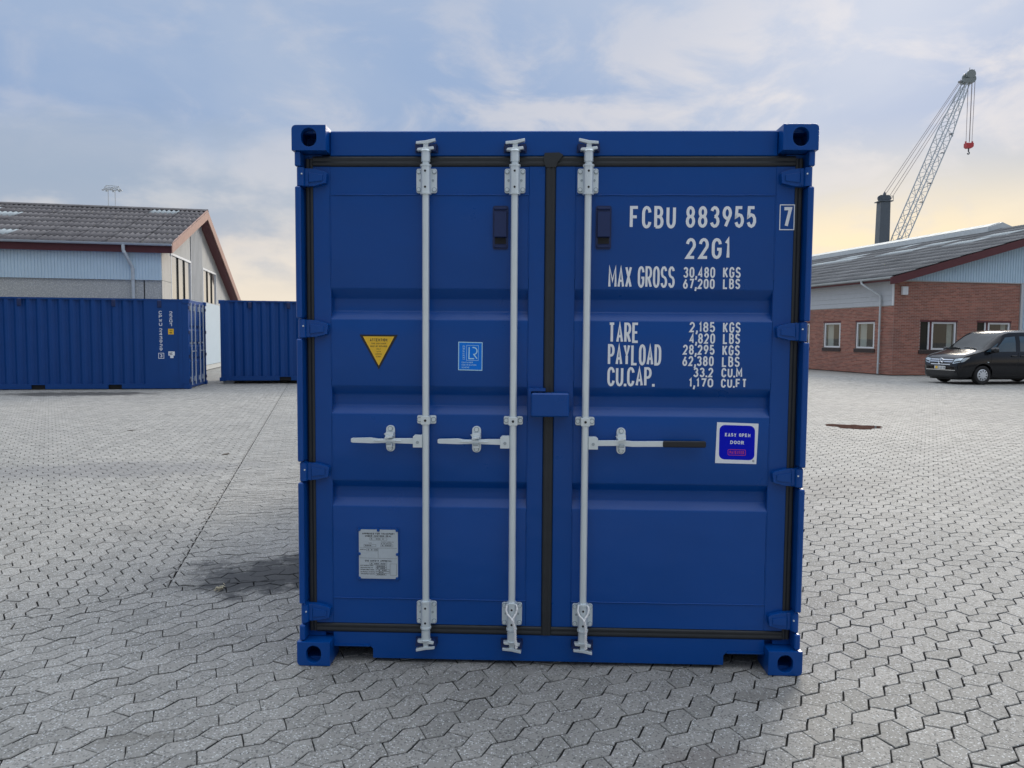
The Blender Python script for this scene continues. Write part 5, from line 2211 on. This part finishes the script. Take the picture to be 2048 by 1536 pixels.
def wheel(x, s):
    t_ = MB()
    t_.smooth = True
    prof = [(.21, -.085), (.30, -.105), (.325, -.095), (.333, -.06), (.333, .06), (.325, .095), (.30, .105), (.21, .085)]
    n = 36
    rows = []
    for i in range(n + 1):
        a = 2 * math.pi * i / n
        rows.append([(r_ * math.cos(a), d, r_ * math.sin(a)) for r_, d in prof])
    t_.grid(rows)
    w = t_.build('wheel', 'tyre', parent=van)
    w.location = (x, s * .845, .333)
    r_ = MB()
    n = 40
    rings = [(.215, .070), (.205, .098), (.190, .104), (.10, .112), (.05, .118), (0.001, .118)]
    r_.smooth = True
    r_.grid([[(q * math.cos(2 * math.pi * i / n), s * d, q * math.sin(2 * math.pi * i / n)) for q, d in rings] for i in range(n + 1)])
    r_.smooth = False
    r_.cur = 1
    for i in range(10):
        a = 2 * math.pi * (i + .5) / 10
        e1_, e2_ = Vector((math.cos(a), 0, math.sin(a))), Vector((-math.sin(a), 0, math.cos(a)))
        c = Vector((0, s * .1135, 0))
        pts = [c + e1_ * .118 - e2_ * .011, c + e1_ * .118 + e2_ * .011, c + e1_ * .178 + e2_ * .024, c + e1_ * .178 - e2_ * .024]
        r_.quad(*[tuple(p) for p in pts])
    for i in range(n // 40):
        pass
    fixn(r_.build('wheel_cover', 'rim', 'hole', parent=w))


for x in (0, -3.2):
    for s in (1, -1):
        wheel(x, s)


# ------------------------------------------------------------------ litter on the paving
def scrap(name, loc, rz, label, cat, mat, pts, th=.004):
    o = thing(name, loc, rz, label, cat)
    o2 = None
    bpy.data.objects.remove(o)
    m = MB().prism(pts, 0, th, 'z')
    o = fixn(m.build(name, mat))
    o.location = loc
    o.rotation_euler = (R(5), R(-4), rz)
    return tag(o, label, cat)


M['leaf'] = simple('dead_leaf', (.05, .035, .022), .8)
M['straw'] = simple('pale_straw', (.40, .36, .25), .8, 0, .3, 60)
leafp = [(-.06, 0), (-.03, .022), (.01, .028), (.05, .012), (.075, .002), (.05, -.016), (.0, -.024), (-.035, -.014)]
scrap('leaf', (-6.77, 8.83, .002), .3, 'dark dead leaf on the pavers, farther from the straight joint', 'leaf', 'leaf', leafp)
scrap('leaf', (-4.219, 6.45, .002), 1.1, 'dark dead leaf on the pavers, beside the straight joint', 'leaf', 'leaf', leafp)
wisp = MB()
for k in range(16):
    a = random.gauss(-1.1, .35)
    x, y = random.gauss(0, .012), random.gauss(0, .02)
    ln = random.uniform(.04, .09)
    wisp.cyl((x - ln * math.cos(a) / 2, y - ln * math.sin(a) / 2, .004), (x + ln * math.cos(a) / 2, y + ln * math.sin(a) / 2, .004 + random.uniform(0, .015)), .0022, n=5)
wo = wisp.build('straw_wisp', 'straw')
wo.location = (-2.06, 1.10, 0)
tag(wo, 'pale straw wisp lying in the dark oil stain', 'straw')

t = MT('puddle_water')
M['water'] = t.set(Base_Color=(.030, .020, .014), Roughness=.02, IOR=1.40)
pud = []
for k in range(40):
    a = 2 * math.pi * k / 40
    rr_ = 1 + .16 * math.sin(3 * a + 1) + .10 * math.sin(7 * a) + random.uniform(-.07, .07)
    pud.append((5.72 + .46 * rr_ * math.cos(a) - .08 * math.sin(a), 10.52 + .36 * rr_ * math.sin(a), .0012))
po = MB().quad(*pud).build('puddle', 'water')
tag(po, kind='structure')
